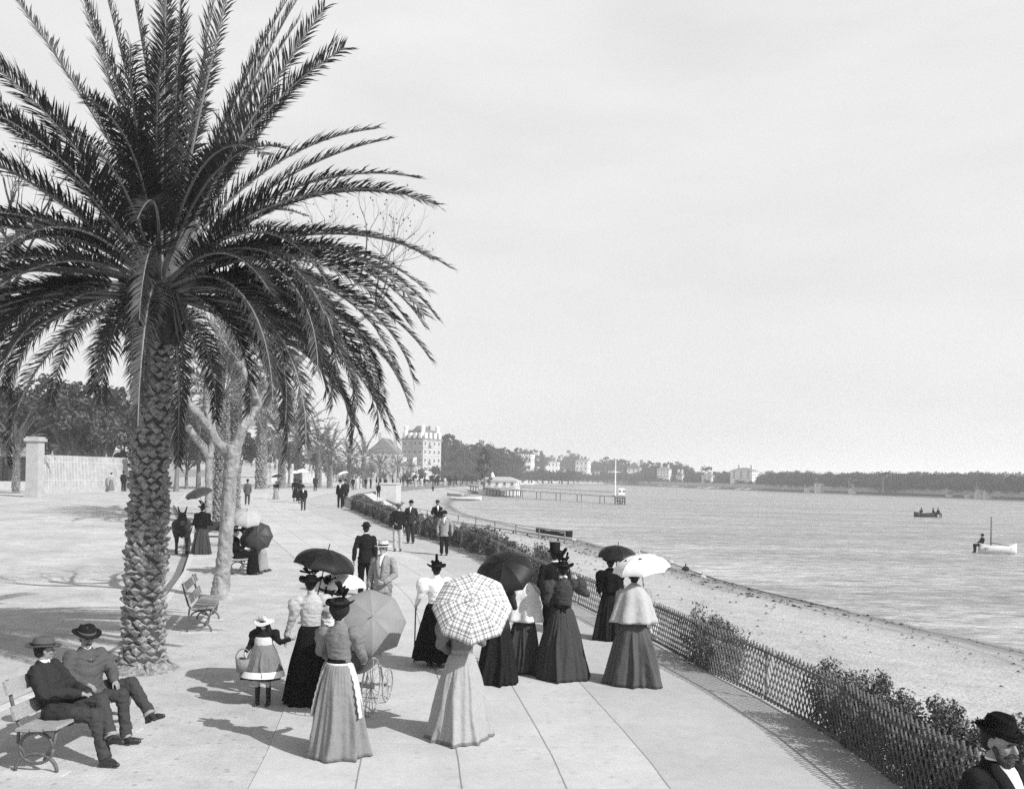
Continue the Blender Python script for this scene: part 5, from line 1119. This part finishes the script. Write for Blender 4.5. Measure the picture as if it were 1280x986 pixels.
# boats
def boat(loc, rz, L_, m, label, mast=0, people=0, inner=None):
    r = empty('rowing_boat' if not mast else 'sailing_boat', loc, rz); tag(r, label, 'boat'); b = MB(); out = []; K = 14
    for i in range(K+1):
        t = i/K*2-1; w_ = L_*.16*(1-abs(t)**2.6)+.03; hgt = .55+.22*t*t; y = t*L_/2
        out.append([V((-w_, y, hgt)), V((-w_*.8, y, .2)), V((-w_*.3, y, -.05)), V((w_*.3, y, -.05)), V((w_*.8, y, .2)), V((w_, y, hgt)), V((w_*.88, y*.98, hgt)), V((w_*.6, y*.96, .15)), V((-w_*.6, y*.96, .15)), V((-w_*.88, y*.98, hgt))])
    b.rings(out); b.build('hull', m, r, True)
    for y in (-.25, .1, .35): b = MB(); b.box((0, y*L_, .42), (L_*.26, .22, .04)); b.build('thwart', M_wood, r)
    if mast: b = MB(); b.tube([(0, L_*.18, 0), (0, L_*.18, mast)], .05, 6); b.tube([(0, L_*.2, mast*.3), (0, -L_*.35, mast*.22)], .035, 6); b.build('mast', M_trk, r, True)
    return r
wb = at(1157, 646, z=-1.85); sc_ = wb.y/F
boat(wb, pi/2+.1, 31*sc_, C['dark'], 'dark rowing boat with people far out on the bay')
for dx, tp in ((-6, 640), (10, 637), (16, 639)):
    man(0, 0, 0, dx, 'person in dark clothes sitting in the far rowing boat', 'black', 'black', 'bowler', 'black', None, seat_pose(), 2, None, None, False, h=1.78, pos=wb+V((dx*sc_, 0, .0)), seated=True, group='people in the far rowing boat')
sb = at(1247, 692, z=-1.85); sc_ = sb.y/F
boat(sb, pi/2+.08, 50*sc_, C['pale'], 'white sailing boat with a bare mast near the right edge', 46*sc_)
man(0, 0, 0, pi/2, 'person in black sitting in the stern of the white sailing boat', 'black', 'black', 'bowler', 'black', None, seat_pose(), 2, None, None, False, h=1.78, pos=sb+V((-21*sc_, 0, .05)), seated=True)
bb = at(692, 668.5, z=-1.42); d_ = (B_-A_).normalized(); lb_ = boat(bb, atan2(-d_.x, d_.y), 4.6, C['nearblack'], 'slender black boat lying beside the water end of the plank walk'); lb_.scale = (1, 1, .62)
bb = at(582, 625, z=-1.75); boat(bb, pi/2+.2, 6, C['pale'], 'pale boat with a dark keel drawn up where the beach curves')
bb = at(569, 620, z=-1.5); boat(bb, .9, 4.5, C['light'], 'small light boat lying on the sand behind the keeled boat')
man(540, 616, 606, 0, 'distant figure in dark clothes standing on the far sand', 'black', 'black', 'bowler', 'black', None, None, 2, None, None, False, h=1.75, pos=at(541, 616, z=-1.2))
man(601, 612, 606, 0, 'distant figure walking on the sand near the pier house', 'dark', 'dark', 'bowler', 'black', None, None, 2, None, None, False, h=1.75, pos=at(600, 611, z=-1.4))
# ramp and banks to the beach
M_slab = mat('pale_slab', .5, .9, .1, 2); M_bank = mat('grass_bank', .09, .95, .4, 1.2, .6, 6)
def quad_solid(name, pts, th, m): b = MB(); vs = [V(p) for p in pts]+[V(p)-V((0, 0, th)) for p in pts]; b.add(vs, [(0, 1, 2, 3), (7, 6, 5, 4)]+[(i, i+4, (i+1) % 4+4, (i+1) % 4) for i in range(4)]); return b.build(name, m)
struct(quad_solid('beach_ramp', [at(455, 617), at(466, 616), at(502, 637, z=-1.0), at(490, 641, z=-1.0)], 2, M_slab))
struct(quad_solid('grass_bank', [at(432, 624, -.02), at(454, 616.5, -.02), at(489, 641.5, z=-1.02), at(470, 647, z=-.9)], 1.5, M_bank))
struct(quad_solid('grass_bank', [at(467, 614.5, -.02), at(478, 613, -.02), at(512, 632, z=-1.2), at(503, 637, z=-1.05)], 1.5, M_bank))
q0 = at(486, 616); b = MB(); b.box((0, 0, -.6), (2.4, 5, 3.4)); b.box((0, 0, 1.16), (2.6, 5.2, .14)); tag(b.build('ramp_wall', M_slab, loc=q0), 'pale masonry block beside the ramp to the beach', 'wall')
# row of carriages by the sea wall
M_cab = C['nearblack']; ca = None
for k in range(9):
    px = 508+k*10.5+(3 if k % 2 else 0)
    if ca is None:
        o = ca = empty('carriage'); tag(o, 'dark hooded carriage waiting in the row on the far curve of the promenade', 'carriage', 'carriages waiting on the far curve')
        b = MB(); b.prism([(-1.0, .7), (1.1, .7), (1.3, 1.1), (.4, 1.2), (.2, 1.0), (-1.1, 1.15)], -.6, .6, M=Matrix(((1, 0, 0), (0, 0, 1), (0, 1, 0)))); b.build('body', M_cab, o)
        b = MB(); b.prism([(-1.15, 1.1), (-.1, 1.1), (.1, 1.9), (-.5, 2.2), (-1.1, 1.9)], -.62, .62, M=Matrix(((1, 0, 0), (0, 0, 1), (0, 1, 0)))); b.build('hood', M_cab, o)
        for x in (-.8, 1.0):
            for yy_ in (-.7, .7): b = MB(); b.tube([(x+.5*cos(a), yy_, .5+.5*sin(a)) for a in [2*pi*i/16 for i in range(17)]], .05, 5, False); [b.tube([(x, yy_, .5), (x+.5*cos(a), yy_, .5+.5*sin(a))], .03, 4) for a in [0, 1.05, 2.1, 3.15, 4.2, 5.25]]; b.build('wheel', M_cab, o)
    else: o = copy_tree(ca)
    o.location = at(px, lerp(605.6, 603.6, k/8)); o.rotation_euler.z = .1

# ------------------------------------------------------------------ garden walls on the left
M_wht = mat('white_paint', .46, .85, .22, 1.3, detail=8); M_stn = mat('pale_stone', .38, .9, .15, 2, .3, 8)
def gl(px, py): return at(px, py, -.12)
G0, G1 = gl(52, 616), gl(160, 613.5); o = empty('garden_fence', G0); tag(o, 'tall white boarded garden fence along the far side of the road', 'fence'); d = G1-G0; n_ = 62
b = MB()
for k in range(n_): p = d*(k/n_); b.box(p+V((.0, 0, 1.9)), (d.length/n_*.62, .05, 3.5), rz=atan2(d.y, d.x))
b.build('boards', M_wht, o); b = MB(); b.bar(V((0, .05, .25)), d+V((0, .05, .25)), .3, .6); b.bar(V((0, .06, 3.0)), d+V((0, .06, 3.0)), .06, .12); b.bar(V((0, .06, 1.2)), d+V((0, .06, 1.2)), .06, .12); b.build('base_wall', M_stn, o)
def pillar(px, py, w_, h, label):
    q = gl(px, py); o = empty('gate_pillar', q); tag(o, label, 'pillar', 'stone pillars of the garden walls'); b = MB(); b.box((0, 0, h/2), (w_, w_, h)); b.box((0, 0, .25), (w_*1.2, w_*1.2, .5)); b.build('shaft', M_stn, o)
    b = MB(); b.box((0, 0, h+.12), (w_*1.3, w_*1.3, .24)); b.box((0, 0, h+.3), (w_*1.1, w_*1.1, .16)); b.build('capital', M_stn, o)
pillar(43, 621, 1.0, 4.6, 'pale square gate pillar left of the white boarded fence'); pillar(216, 606, 1.0, 4.0, 'pale gate pillar just right of the big palm trunk'); pillar(333, 603, .9, 3.4, 'pale pillar beyond the thick grey palm trunk')
pillar(166, 614, .8, 3.9, 'pale pillar behind the big palm trunk at the end of the boarded fence')
G2, G3 = gl(-40, 612), gl(37, 612); o = empty('iron_railing', G2); tag(o, 'dark iron railing on a low stone wall at the left edge', 'fence'); d = G3-G2; b = MB()
for k in range(60): b.box(d*(k/60)+V((0, 0, 2.2)), (.07, .05, 2.6))
b.bar(V((0, 0, 3.3)), d+V((0, 0, 3.3)), .05, .08); b.build('railing', C['nearblack'], o); b = MB(); b.bar(V((0, 0, .45)), d+V((0, 0, .45)), .4, .9); b.build('base_wall', M_stn, o)
G4, G5 = gl(222, 606), gl(300, 603.5); o = empty('garden_wall', G4); tag(o, 'low stone garden wall with palings right of the big palm trunk', 'wall'); d = G5-G4; b = MB(); b.bar(V((0, 0, .6)), d+V((0, 0, .6)), .3, 1.2); b.build('base_wall', M_stn, o); b = MB()
for k in range(70): b.box(d*(k/70)+V((0, 0, 1.8)), (.14, .05, 1.4))
b.build('palings', mat('weathered_paling', .3), o)
G6, G7 = gl(338, 603), gl(425, 602); o = empty('garden_wall', G6); tag(o, 'long white garden wall seen between the far palms', 'wall'); d = G7-G6; b = MB(); b.bar(V((0, 0, 1.1)), d+V((0, 0, 1.1)), .3, 2.2); b.build('masonry', M_wht, o); b = MB(); b.bar(V((0, 0, 2.27)), d+V((0, 0, 2.27)), .45, .12); b.build('coping', M_stn, o)

# ------------------------------------------------------------------ buildings
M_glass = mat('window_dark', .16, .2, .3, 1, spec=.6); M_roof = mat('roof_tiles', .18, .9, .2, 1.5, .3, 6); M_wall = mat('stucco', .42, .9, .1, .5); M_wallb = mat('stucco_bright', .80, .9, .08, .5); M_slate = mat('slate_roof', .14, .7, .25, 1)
def building(name, x, y, z, w_, d, h, label, cat, rz=0, floors=3, wx=4, wy=3, roof='hip', rh=2, m=None, crenel=False, rm=None, ww=.5, balc=False):
    r = empty(name, (x, y, z), rz); tag(r, label, cat); m = m or M_wall; b = MB(); b.box((0, 0, h/2-2), (w_, d, h+4)); 
    for f in range(1, floors): b.box((0, 0, h*f/floors), (w_+.2, d+.2, .18))
    b.box((0, 0, h-.12), (w_+.5, d+.5, .26)); b.build('wall', m, r)
    fh = h/floors
    for sx, sy, n, L_, dd in ((0, -1, wx, w_, d), (1, 0, wy, d, w_), (-1, 0, wy, d, w_)):
        for f in range(floors):
            for k in range(n):
                u = (k+.5)/n*L_-L_/2; s = L_/n*ww*.62; hh = fh*.46; zc = fh*(f+.52)
                if sy: c = V((u, -d/2-.03, zc)); dim = (s, .12, hh); dm2 = (s+.28, .2, .16)
                else: c = V((sx*(w_/2+.03), u, zc)); dim = (.12, s, hh); dm2 = (.2, s+.28, .16)
                q = MB(); q.box(c, dim); wn = q.build('window', M_glass, r); q = MB(); q.box(c-V((0, 0, hh/2+.1)), dm2); q.box(c+V((0, 0, hh/2+.1)), dm2); q.build('frame', M_wallb, wn)
                if balc and f in (2, 4) and k % 3 == 1: q = MB(); q.box(c+V((sx*.45, sy*.45, -hh/2-.1)), (s+.8 if sy else .9, .9 if sy else s+.8, .14)); q.box(c+V((sx*.85, sy*.85, -hh/2+.4)), (s+.8 if sy else .06, .06 if sy else s+.8, .8)); q.build('balcony', M_wall, wn)
    rm = rm or M_roof; b = MB()
    if roof == 'hip': a, c, e = w_/2+.35, d/2+.35, min(w_, d)/2*.95; b.add([(-a, -c, h+.01), (a, -c, h+.01), (a, c, h+.01), (-a, c, h+.01), (-a+e, -c+e, h+rh), (a-e, -c+e, h+rh), (a-e, c-e, h+rh), (-a+e, c-e, h+rh)], [(0, 1, 5, 4), (1, 2, 6, 5), (2, 3, 7, 6), (3, 0, 4, 7), (4, 5, 6, 7), (3, 2, 1, 0)])
    elif roof == 'gable': a, c = w_/2+.4, d/2+.4; b.add([(-a, -c, h+.01), (a, -c, h+.01), (a, c, h+.01), (-a, c, h+.01), (0, -c, h+rh), (0, c, h+rh)], [(0, 1, 4), (1, 2, 5, 4), (2, 3, 5), (3, 0, 4, 5), (3, 2, 1, 0)])
    elif roof == 'mansard':
        a, c, e = w_/2+.3, d/2+.3, rh*.5; b.add([(-a, -c, h+.01), (a, -c, h+.01), (a, c, h+.01), (-a, c, h+.01), (-a+e, -c+e, h+rh), (a-e, -c+e, h+rh), (a-e, c-e, h+rh), (-a+e, c-e, h+rh)], [(0, 1, 5, 4), (1, 2, 6, 5), (2, 3, 7, 6), (3, 0, 4, 7), (4, 5, 6, 7), (3, 2, 1, 0)])
    else: b.box((0, 0, h+.2), (w_*.98, d*.98, .3)); rm = m
    rf = b.build('roof', rm, r)
    if crenel:
        b = MB(); n = int(w_/1.4)
        for k in range(n): b.box((-w_/2+w_*(k+.5)/n, -d/2+.1, h+.55), (.8, .4, 1.0)); b.box((-w_/2+.1, -d/2+d*(k+.5)/n, h+.55), (.4, .8, 1.0)); b.box((w_/2-.1, -d/2+d*(k+.5)/n, h+.55), (.4, .8, 1.0))
        b.build('battlements', m, r)
    elif roof != 'flat' and name != 'pier_house':
        for sx in (-.28, .3): q = MB(); q.box((sx*w_, d*.1, h+rh*.75+.5), (1, .8, rh*.8+1.2)); q.build('chimney', m, rf)
    if roof == 'mansard':
        for k in range(wx):
            u = (k+.5)/wx*w_-w_/2; q = MB(); q.box((u, -d/2+.2, h+rh*.42), (w_/wx*.5, 1.2, rh*.6)); q.box((u, -d/2-.42, h+rh*.42), (w_/wx*.28, .06, rh*.4)); q.build('dormer', M_wallb, rf)
        for k in range(wy):
            u = (k+.5)/wy*d-d/2
            for sx in (-1, 1): q = MB(); q.box((sx*(w_/2-.2), u, h+rh*.42), (1.2, d/wy*.5, rh*.6)); q.build('dormer', M_wallb, rf)
    return r
def bpx(x0, x1, yt, D, zb=.4):   # footprint centre, width and height from the picture at distance D
    a, c = atd(x0, yt, D), atd(x1, yt, D); return (a.x+c.x)/2, D, (c.x-a.x), (a.z+c.z)/2-zb
x, D, w_, h = bpx(503, 547, 549, 300, .4); ho = building('grand_hotel', x, D+6, .4, w_*.80, w_*.80, h, 'big pale hotel with dormers and a domed slate roof at the curve of the bay', 'hotel', -.62, 5, 4, 4, 'mansard', 3.2, M_wall, rm=M_slate, balc=True)
b = MB(); b.lathe([(3.2, -.5), (3.0, .4), (2.4, 1.1), (1.4, 1.7), (.3, 1.9)], (0, 0, h+3.0), 20); b.build('dome', M_slate, ho, True)
for sx, sy in ((-.4, -.4), (.4, -.4), (.4, .4)): b = MB(); b.lathe([(.7, -1.5), (.7, 1.4), (.85, 1.5), (.8, 1.9), (.3, 2.1)], (sx*w_*.8, sy*w_*.8, h+2.6), 10); b.build('turret', M_wallb, ho)
x, D, w_, h = bpx(466, 500, 566, 285, .4); building('gabled_house', x, D, .4, w_, 10, h, 'pale house with a broad gable left of the grand hotel', 'house', -.1, 3, 4, 3, 'gable', 4.6, M_wall)
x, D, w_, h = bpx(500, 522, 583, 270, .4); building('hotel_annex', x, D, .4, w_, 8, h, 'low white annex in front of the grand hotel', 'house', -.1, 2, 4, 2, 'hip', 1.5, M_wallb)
BL = [(641, 668, 570, 420, 'castle_villa', 'pale castle like villa with battlements behind the pier', -.25, 3, 5, 3, 'flat', 1, True), (667, 674, 567, 421, 'castle_tower', 'square battlemented tower at the right of the castle like villa', -.25, 4, 1, 1, 'flat', 1, True), (676, 700, 577, 440, 'villa', 'long white villa right of the castle like villa', -.15, 3, 5, 2, 'hip', 1.2, False),
      (719, 739, 576, 560, 'villa', 'white villa high among the trees above the bay', -.4, 3, 3, 2, 'hip', 2, False), (784, 802, 585, 560, 'villa', 'small gabled white villa half way along the far shore', -.3, 2, 3, 2, 'gable', 4, False), (821, 840, 586.5, 520, 'villa', 'cream villa with three rows of windows right of the gabled one', -.45, 3, 4, 2, 'hip', 1.6, False),
      (845, 855, 594, 500, 'villa', 'narrow pale villa close right of the cream villa', -.5, 2, 2, 2, 'gable', 2, False), (877, 893, 594.5, 470, 'villa', 'square white villa standing alone by the far sea wall', -.55, 3, 2, 2, 'hip', 1, False), (913, 948, 588.5, 452, 'white_hotel', 'large bright white hotel with a grey side on the far shore', -.62, 3, 3, 3, 'hip', 1.6, False),
      (1060, 1072, 601, 385, 'castle_villa', 'small battlemented villa in front of the far wood', -.4, 3, 2, 2, 'flat', 1, True), (1219, 1232, 606.5, 318, 'fort_tower', 'tall block of the small white fort on the right shore', -.2, 2, 2, 2, 'flat', 1, True), (1230, 1240, 613, 316, 'fort_house', 'low block of the small white fort on the right shore', -.2, 1, 2, 1, 'flat', 1, False),
      (1184, 1189, 617, 312, 'beach_hut', 'tiny white gabled hut by the water on the right shore', 0, 1, 1, 1, 'gable', 1, False), (1208, 1213, 619.5, 306, 'beach_hut', 'tiny flat white hut between the gabled hut and the fort', 0, 1, 1, 1, 'flat', 1, False), (1005, 1012, 609, 398, 'beach_hut', 'little white house at the left foot of the far wood', -.3, 1, 2, 1, 'hip', .8, False), (780, 798, 598, 545, 'villa', 'low white house on the far shore road below the gabled villa', -.2, 1, 4, 1, 'hip', 1, False), (1018, 1030, 604, 392, 'villa', 'pale low villa between the lone cypress and the small castle', -.3, 2, 2, 1, 'hip', 1, False)]
CPX = list(zip((600, 640, 700, 760, 820, 900, 1000, 1100, 1200, 1280, 1400), [c[1] for c in CO[:11]]))
for x0, x1, yt, D, nm, lb, rz, fl, wx, wy, rf, rh, cr in BL:
    D = max(D, interp(CPX, (x0+x1)/2)*1.036) if x0 < 1000 else interp(CPX, (x0+x1)/2)*1.012
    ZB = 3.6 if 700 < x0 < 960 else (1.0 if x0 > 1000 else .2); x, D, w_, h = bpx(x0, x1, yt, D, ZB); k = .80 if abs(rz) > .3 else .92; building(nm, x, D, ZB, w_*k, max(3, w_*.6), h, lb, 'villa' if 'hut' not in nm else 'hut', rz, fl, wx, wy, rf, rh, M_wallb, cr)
x, D, w_, h = bpx(84, 122, 556, 112, .5); building('villa', x, D, .4, w_, 8, h, 'pale villa with shutters showing above the white boarded fence', 'villa', .1, 2, 4, 2, 'hip', 1.4, M_wall)
# long pale sea wall of the far shore
o = V((CO[2][0], CO[2][1], 0)); b = MB()
for (x0, y0), (x1, y1) in zip(CO[2:11], CO[3:12]):
    a, c = V((x0, y0, 0)), V((x1, y1, 0)); a *= 1.012; c *= 1.012; b.bar(a+V((0, 0, .2))-o, c+V((0, 0, .2))-o, .6, 2.0)
tag(b.build('sea_wall', M_wht, loc=o), 'long pale sea wall edging the far shore of the bay', 'wall')
# ------------------------------------------------------------------ pier
M_pier = mat('pier_timber', .26, .9, .3, 3); M_pierd = mat('pier_timber_dark', .10, .9, .3, 3)
K0, K1, K2 = at(598, 607, z=.0), at(640, 612.5, z=-.3), at(768, 620.5, z=-.5); o = K0; pi_ = empty('pier', o); tag(pi_, 'long narrow timber pier on posts reaching across the bay', 'pier')
b = MB(); b.bar(V((0, 0, 0)), K1-o, 5.5, .35); b.bar(K1-o, K2-o, 1.1, .11); b.build('deck', M_pier, pi_)
for a, c, n_, wd, pm in ((K0, K1, 11, 2.4, M_pierd), (K1, K2, 5, .5, M_pierd)):
    dd = (c-a).normalized(); sd_ = V((dd.y, -dd.x, 0))
    for k in range(n_):
        for s in (-1, 1): p = a.lerp(c, (k+.5)/n_)+sd_*wd*s-o; q = MB(); q.tube([p-V((0, 0, 3.6)), p], .14 if wd > 1 else .07, 6); q.build('post', pm, pi_)
q = MB()
for a, c, wd in ((K0, K1, 2.7), (K1, K2, .6)):
    dd = (c-a).normalized(); sd_ = V((dd.y, -dd.x, 0))
    for s in (-1, 1):
        q.bar(a+sd_*wd*s-o+V((0, 0, .8)), c+sd_*wd*s-o+V((0, 0, .8)), .045, .045)
        for k in range(22): p = a.lerp(c, k/22)+sd_*wd*s-o; q.bar(p, p+V((0, 0, .8)), .04, .04)
q.build('railing', M_pier, pi_)
ph = K0.lerp(K1, .62)+V((.3, 5, .2)); hs = building('pier_house', ph.x, ph.y, .0, 9.4, 5, 1.7, 'low pavilion with a pale hipped roof at the root of the pier', 'pavilion', -.2, 1, 5, 2, 'hip', .9, M_wallb, rm=mat('pale_roof', .4))
b = MB(); b.lathe([(.5, 2.3), (.6, 2.7), (.1, 3.7)], (-1.8, 0, 0), 8); b.build('cupola', M_wallb, hs)
b = MB(); o = at(605, 612, z=.1); 
q = K2; hd_ = empty('pier_platform', q); tag(hd_, 'crossed timber platform with a white board at the end of the pier', 'platform'); s_ = q.y/F
b = MB(); b.box((6*s_, 0, .1), (14*s_, 3, .3)); b.build('deck', M_pier, hd_)
b = MB()
for k in range(5):
    x = (0+3*k)*s_
    b.tube([(x, -1.3, -3.5), (x, -1.3, .1)], .13, 6)
for z in (-1.4, -.8, -.2): b.bar((-.5*s_, -1.35, z), (13*s_, -1.35, z), .1, .14)
b.bar((0, -1.4, -2), (12*s_, -1.4, 0), .1, .12); b.bar((0, -1.4, 0), (12*s_, -1.4, -2), .1, .12); b.build('frame', M_pierd, hd_)
b = MB(); b.box((9*s_, 0, .3+4.3*s_), (8*s_, .3, 8.6*s_)); b.build('white_board', M_wallb, hd_)
q = MB(); q.tube([(9*s_-.3, -.17, .3+5*s_), (9*s_-.3, -.19, .3+5*s_)], .22, 10); q.tube([(9*s_+.4, -.17, .3+5*s_), (9*s_+.4, -.19, .3+5*s_)], .22, 10); q.build('mark', C['grey'], hd_.children[-1])
ms = K2.copy(); b = MB(); tp_ = atd(767, 571, ms.y); b.tube([V((0, -.8, 0)), V((0, -.8, tp_.z-ms.z))], [.16, .08], 8); b.bar((-.9, -.8, (tp_.z-ms.z)*.62), (.9, -.8, (tp_.z-ms.z)*.62), .08, .08); tag(b.build('signal_mast', M_wallb, loc=ms), 'tall white signal mast on the end of the pier', 'mast')

# ------------------------------------------------------------------ trees of the far shore and gardens
gr_ = 'trees of the wood on the far shore'
ENV = [(548, 549, 345), (556, 544, 345), (564, 546, 350), (573, 550, 350), (583, 554, 350), (592, 557, 345), (601, 555, 352), (609, 550, 355), (617, 554, 350), (626, 562, 380), (634, 566, 400), (646, 561, 460), (656, 559, 470), (667, 561, 470), (678, 566, 480), (690, 569, 480), (704, 570, 480), (713, 563, 470), (724, 568, 600), (735, 572, 600), (748, 574, 600), (758, 572, 605), (769, 571, 605), (780, 573, 605), (792, 577, 590), (804, 575, 590), (815, 577, 570), (826, 578, 570), (838, 577, 560), (849, 577, 550), (858, 581, 540), (866, 588, 520), (884, 590, 500), (897, 589, 500), (908, 587, 490), (955, 597, 455), (966, 595, 450), (976, 597, 445), (987, 602, 430), (1020, 603, 412), (1032, 600, 412), (1044, 599, 410), (1054, 601, 408), (1080, 602, 395), (1090, 601, 390)]
x = 1098
while x < 1330: ENV.append((x, 600+2.2*sin(x*.21)+ (x-1098)*.03, 365-(x-1098)*.2)); x += 7.5
last = {}
for i, (px, yt, D) in enumerate(ENV):
    if px > 640: D = max(D, interp(CPX, px)*1.09)
    q = atd(px, yt, D); kind = ['broad', 'tall', 'broad', 'umbrella', 'broad'][i % 5] if px > 640 else ['broad', 'tall', 'tall', 'broad'][i % 4]
    h = q.z - .0; D += 8; put_tree(kind, (q.x, D, 0), h, 'dark tree in the wood that closes the far shore', gr_, 'd', None, 1.1 if h > 14 else 1.6, i % 2)
    if i < len(ENV)-1: q = atd((px+ENV[i+1][0])/2, (yt+ENV[i+1][1])/2+1.5, D+14); put_tree('broad', (q.x, D+14, 0), q.z, 'dark tree in the wood that closes the far shore', gr_, 'd', None, 1.3 if h > 14 else 1.8, (i+1) % 2)
CPX = list(zip((600, 640, 700, 760, 820, 900, 1000, 1100, 1200, 1280, 1400), [c[1] for c in CO[:11]]))
for i in range(150):    # lower growth that closes the gaps between trunks
    px = lerp(560, 1310, (i+.5*rt.random())/150); D = interp(CPX, px)*(1.02 if i % 2 else 1.03) if px > 640 else interp([(p[0], p[2]) for p in ENV], px)*.985
    if px < 640: D = max(D, 335)
    q = atd(px, 596, D); put_tree('bush', (q.x, D, -.2), (4.4+3.4*rt.random() if px < 640 or px > 960 else 2.0+2.2*rt.random()**2), 'dark bush at the foot of the far wood', 'bushes at the foot of the far wood', 'd', None, 1.5)
    px = lerp(545, 1300, (i+.5*rt.random())/120); D = interp([(p[0], p[2]) for p in ENV], px)*.985; q = atd(px, 596, D); put_tree('bush', (q.x, D, -.2), 5+3*rt.random(), 'dark bush at the foot of the far wood', 'bushes at the foot of the far wood', 'd', None, 1.5)
for px, yt, D, kd, lb in ((996, 593, 400, 'tall', 'lone narrow tree standing apart on the low far shore'), (1104, 588.5, 340, 'umbrella', 'umbrella pine rising above the far wood'), (883, 582, 492, 'umbrella', 'wide flat topped pine left of the white hotel'), (508, 588, 262, 'broad', 'round tree at the left foot of the big hotel'), (526, 584, 266, 'broad', 'round tree in front of the middle of the big hotel'), (543, 580, 272, 'broad', 'round tree at the right foot of the big hotel'), (480, 588, 262, 'broad', 'tree in front of the gabled house'), (606, 562, 220, 'tall', 'dark tree before the wood left of the pier house'), (655, 577, 470, 'broad', 'round dark tree in front of the castle like villa'), (693, 592, 640, 'bush', 'clump of bushes in front of the long white villa')):
    q = atd(px, yt, D); put_tree(kd, (q.x, D, 0), q.z, lb, None, 'd', None, 1.1)
# gardens on the left, behind the fences
for px, yt, D, kd, m, lb in ((24, 478, 106, 'broad', 'd', 'tall dark tree right above the gate pillar'), (62, 488, 108, 'broad', 'd', 'dark tree over the left part of the boarded fence'), (100, 492, 110, 'broad', 'd', 'dark tree over the middle of the boarded fence'), (140, 470, 107, 'broad', 'd', 'tall dark tree close left of the big palm trunk'), (-14, 455, 104, 'broad', 'd', 'tallest dark tree, half cut off by the left edge'), (82, 462, 105, 'broad', 'd', 'high dark crown behind the trees over the boarded fence'), (180, 480, 108, 'broad', 'd', 'dark crown straight behind the big palm trunk'), (250, 505, 118, 'broad', 'd', 'dark crown behind the slim plane tree'), (222, 500, 101, 'broad', 'd', 'tall dark tree close right of the big palm trunk'), (8, 470, 100, 'broad', 'd', 'dark tree above the iron railing at the left edge'), (-40, 480, 96, 'broad', 'd', 'dark tree cut off by the left edge'), (45, 505, 112, 'broad', 'm', 'lighter tree behind the gate pillar'), (78, 515, 118, 'broad', 'm', 'leafy tree left of the garden villa'), (128, 500, 104, 'broad', 'm', 'leafy tree above the right half of the boarded fence'), (155, 520, 108, 'tall', 'd', 'narrow dark tree left of the big palm trunk'),
        (200, 525, 112, 'broad', 'd', 'dark tree right behind the big palm trunk'), (235, 535, 116, 'broad', 'd', 'dark tree behind the low garden wall'), (262, 528, 120, 'broad', 'm', 'tree between the two plane tree trunks'), (300, 535, 125, 'broad', 'm', 'tree behind the forked plane tree'), (330, 540, 150, 'broad', 'm', 'tree behind the thick grey palm'), (362, 548, 160, 'broad', 'd', 'tree behind the far garden wall'), (395, 556, 180, 'broad', 'm', 'far tree above the white garden wall'), (425, 570, 230, 'bush', 'm', 'round bush above the men at the fence end'), (445, 572, 250, 'bush', 'm', 'round bush left of the gabled house')):
    q = atd(px, yt, D); put_tree(kd, (q.x, D, .3), q.z-.3, lb, None, m, None, 1.15)
for px, D, h, lb in ((20, 84, 2.6, 'low palm behind the iron railing'), (90, 104, 2.4, 'low palm over the boarded fence')):
    q = at(px, 612); o = copy_tree(protoA); o.location = atd(px, 600, D); o.location.z = .3; o.scale = (.9,)*3; tag(o, lb, 'palm tree', None); 
# ------------------------------------------------------------------ weed cast up along the beach
b = MB(); rs = random.Random(9)
for k in range(1500):
    y = rs.uniform(6, 70)**1.0; t = rs.choice((.74, .80, .885, .93)) + rs.gauss(0, .012) if rs.random() < .6 else rs.uniform(.05, .95)
    a, c = xh(y)+.12, interp(WY, y)+.25*noise.noise(V((0, y*.22, 0))); x = lerp(a, c, t); z = interp(bz, t)+.035
    if t < .9: z += .07*noise.noise(V((x*.45, y*.35, 3)))+.035*noise.noise(V((x*1.6, y*1.4, 5)))
    s_ = rs.uniform(.02, .07)*(1.6 if y > 30 else 1); an = rs.uniform(0, 3.14); u = V((cos(an), sin(an), 0))*s_; v = V((-sin(an), cos(an), .3))*s_*.5; p = V((x, y, z))
    b.add([p-u, p-v*.6, p+u, p+v+V((0, 0, s_*.5))], [(0, 1, 2, 3), (0, 3, 2, 1)] if 0 else [(0, 1, 2, 3)])
tag(b.build('seaweed', mat('weed', .10, .9, .5, 3)), 'scraps of weed and stones scattered over the sand of the beach', 'seaweed', None, 'stuff')
# ------------------------------------------------------------------ air
HZ = 46; hb = MB(); hb.box((0, 0, 0), (5200, 5200, HZ+4.2)); hz = hb.build('haze', [bpy.data.materials.new('haze')], loc=(0, 900, (HZ-4.2)/2)); hz['kind'] = 'stuff'; hz['category'] = 'haze'; hz['label'] = 'thin pale haze lying over the bay and the far shore'
hm = hz.data.materials[0]; hm.use_nodes = True; nt = hm.node_tree; nt.nodes.remove(nt.nodes['Principled BSDF']); pv = nt.nodes.new('ShaderNodeVolumePrincipled'); pv.inputs['Color'].default_value = (.95, .95, .95, 1); pv.inputs['Density'].default_value = .0007; pv.inputs['Anisotropy'].default_value = .2
nt.links.new(pv.outputs[0], nt.nodes['Material Output'].inputs['Volume'])
scene.render.film_transparent = False
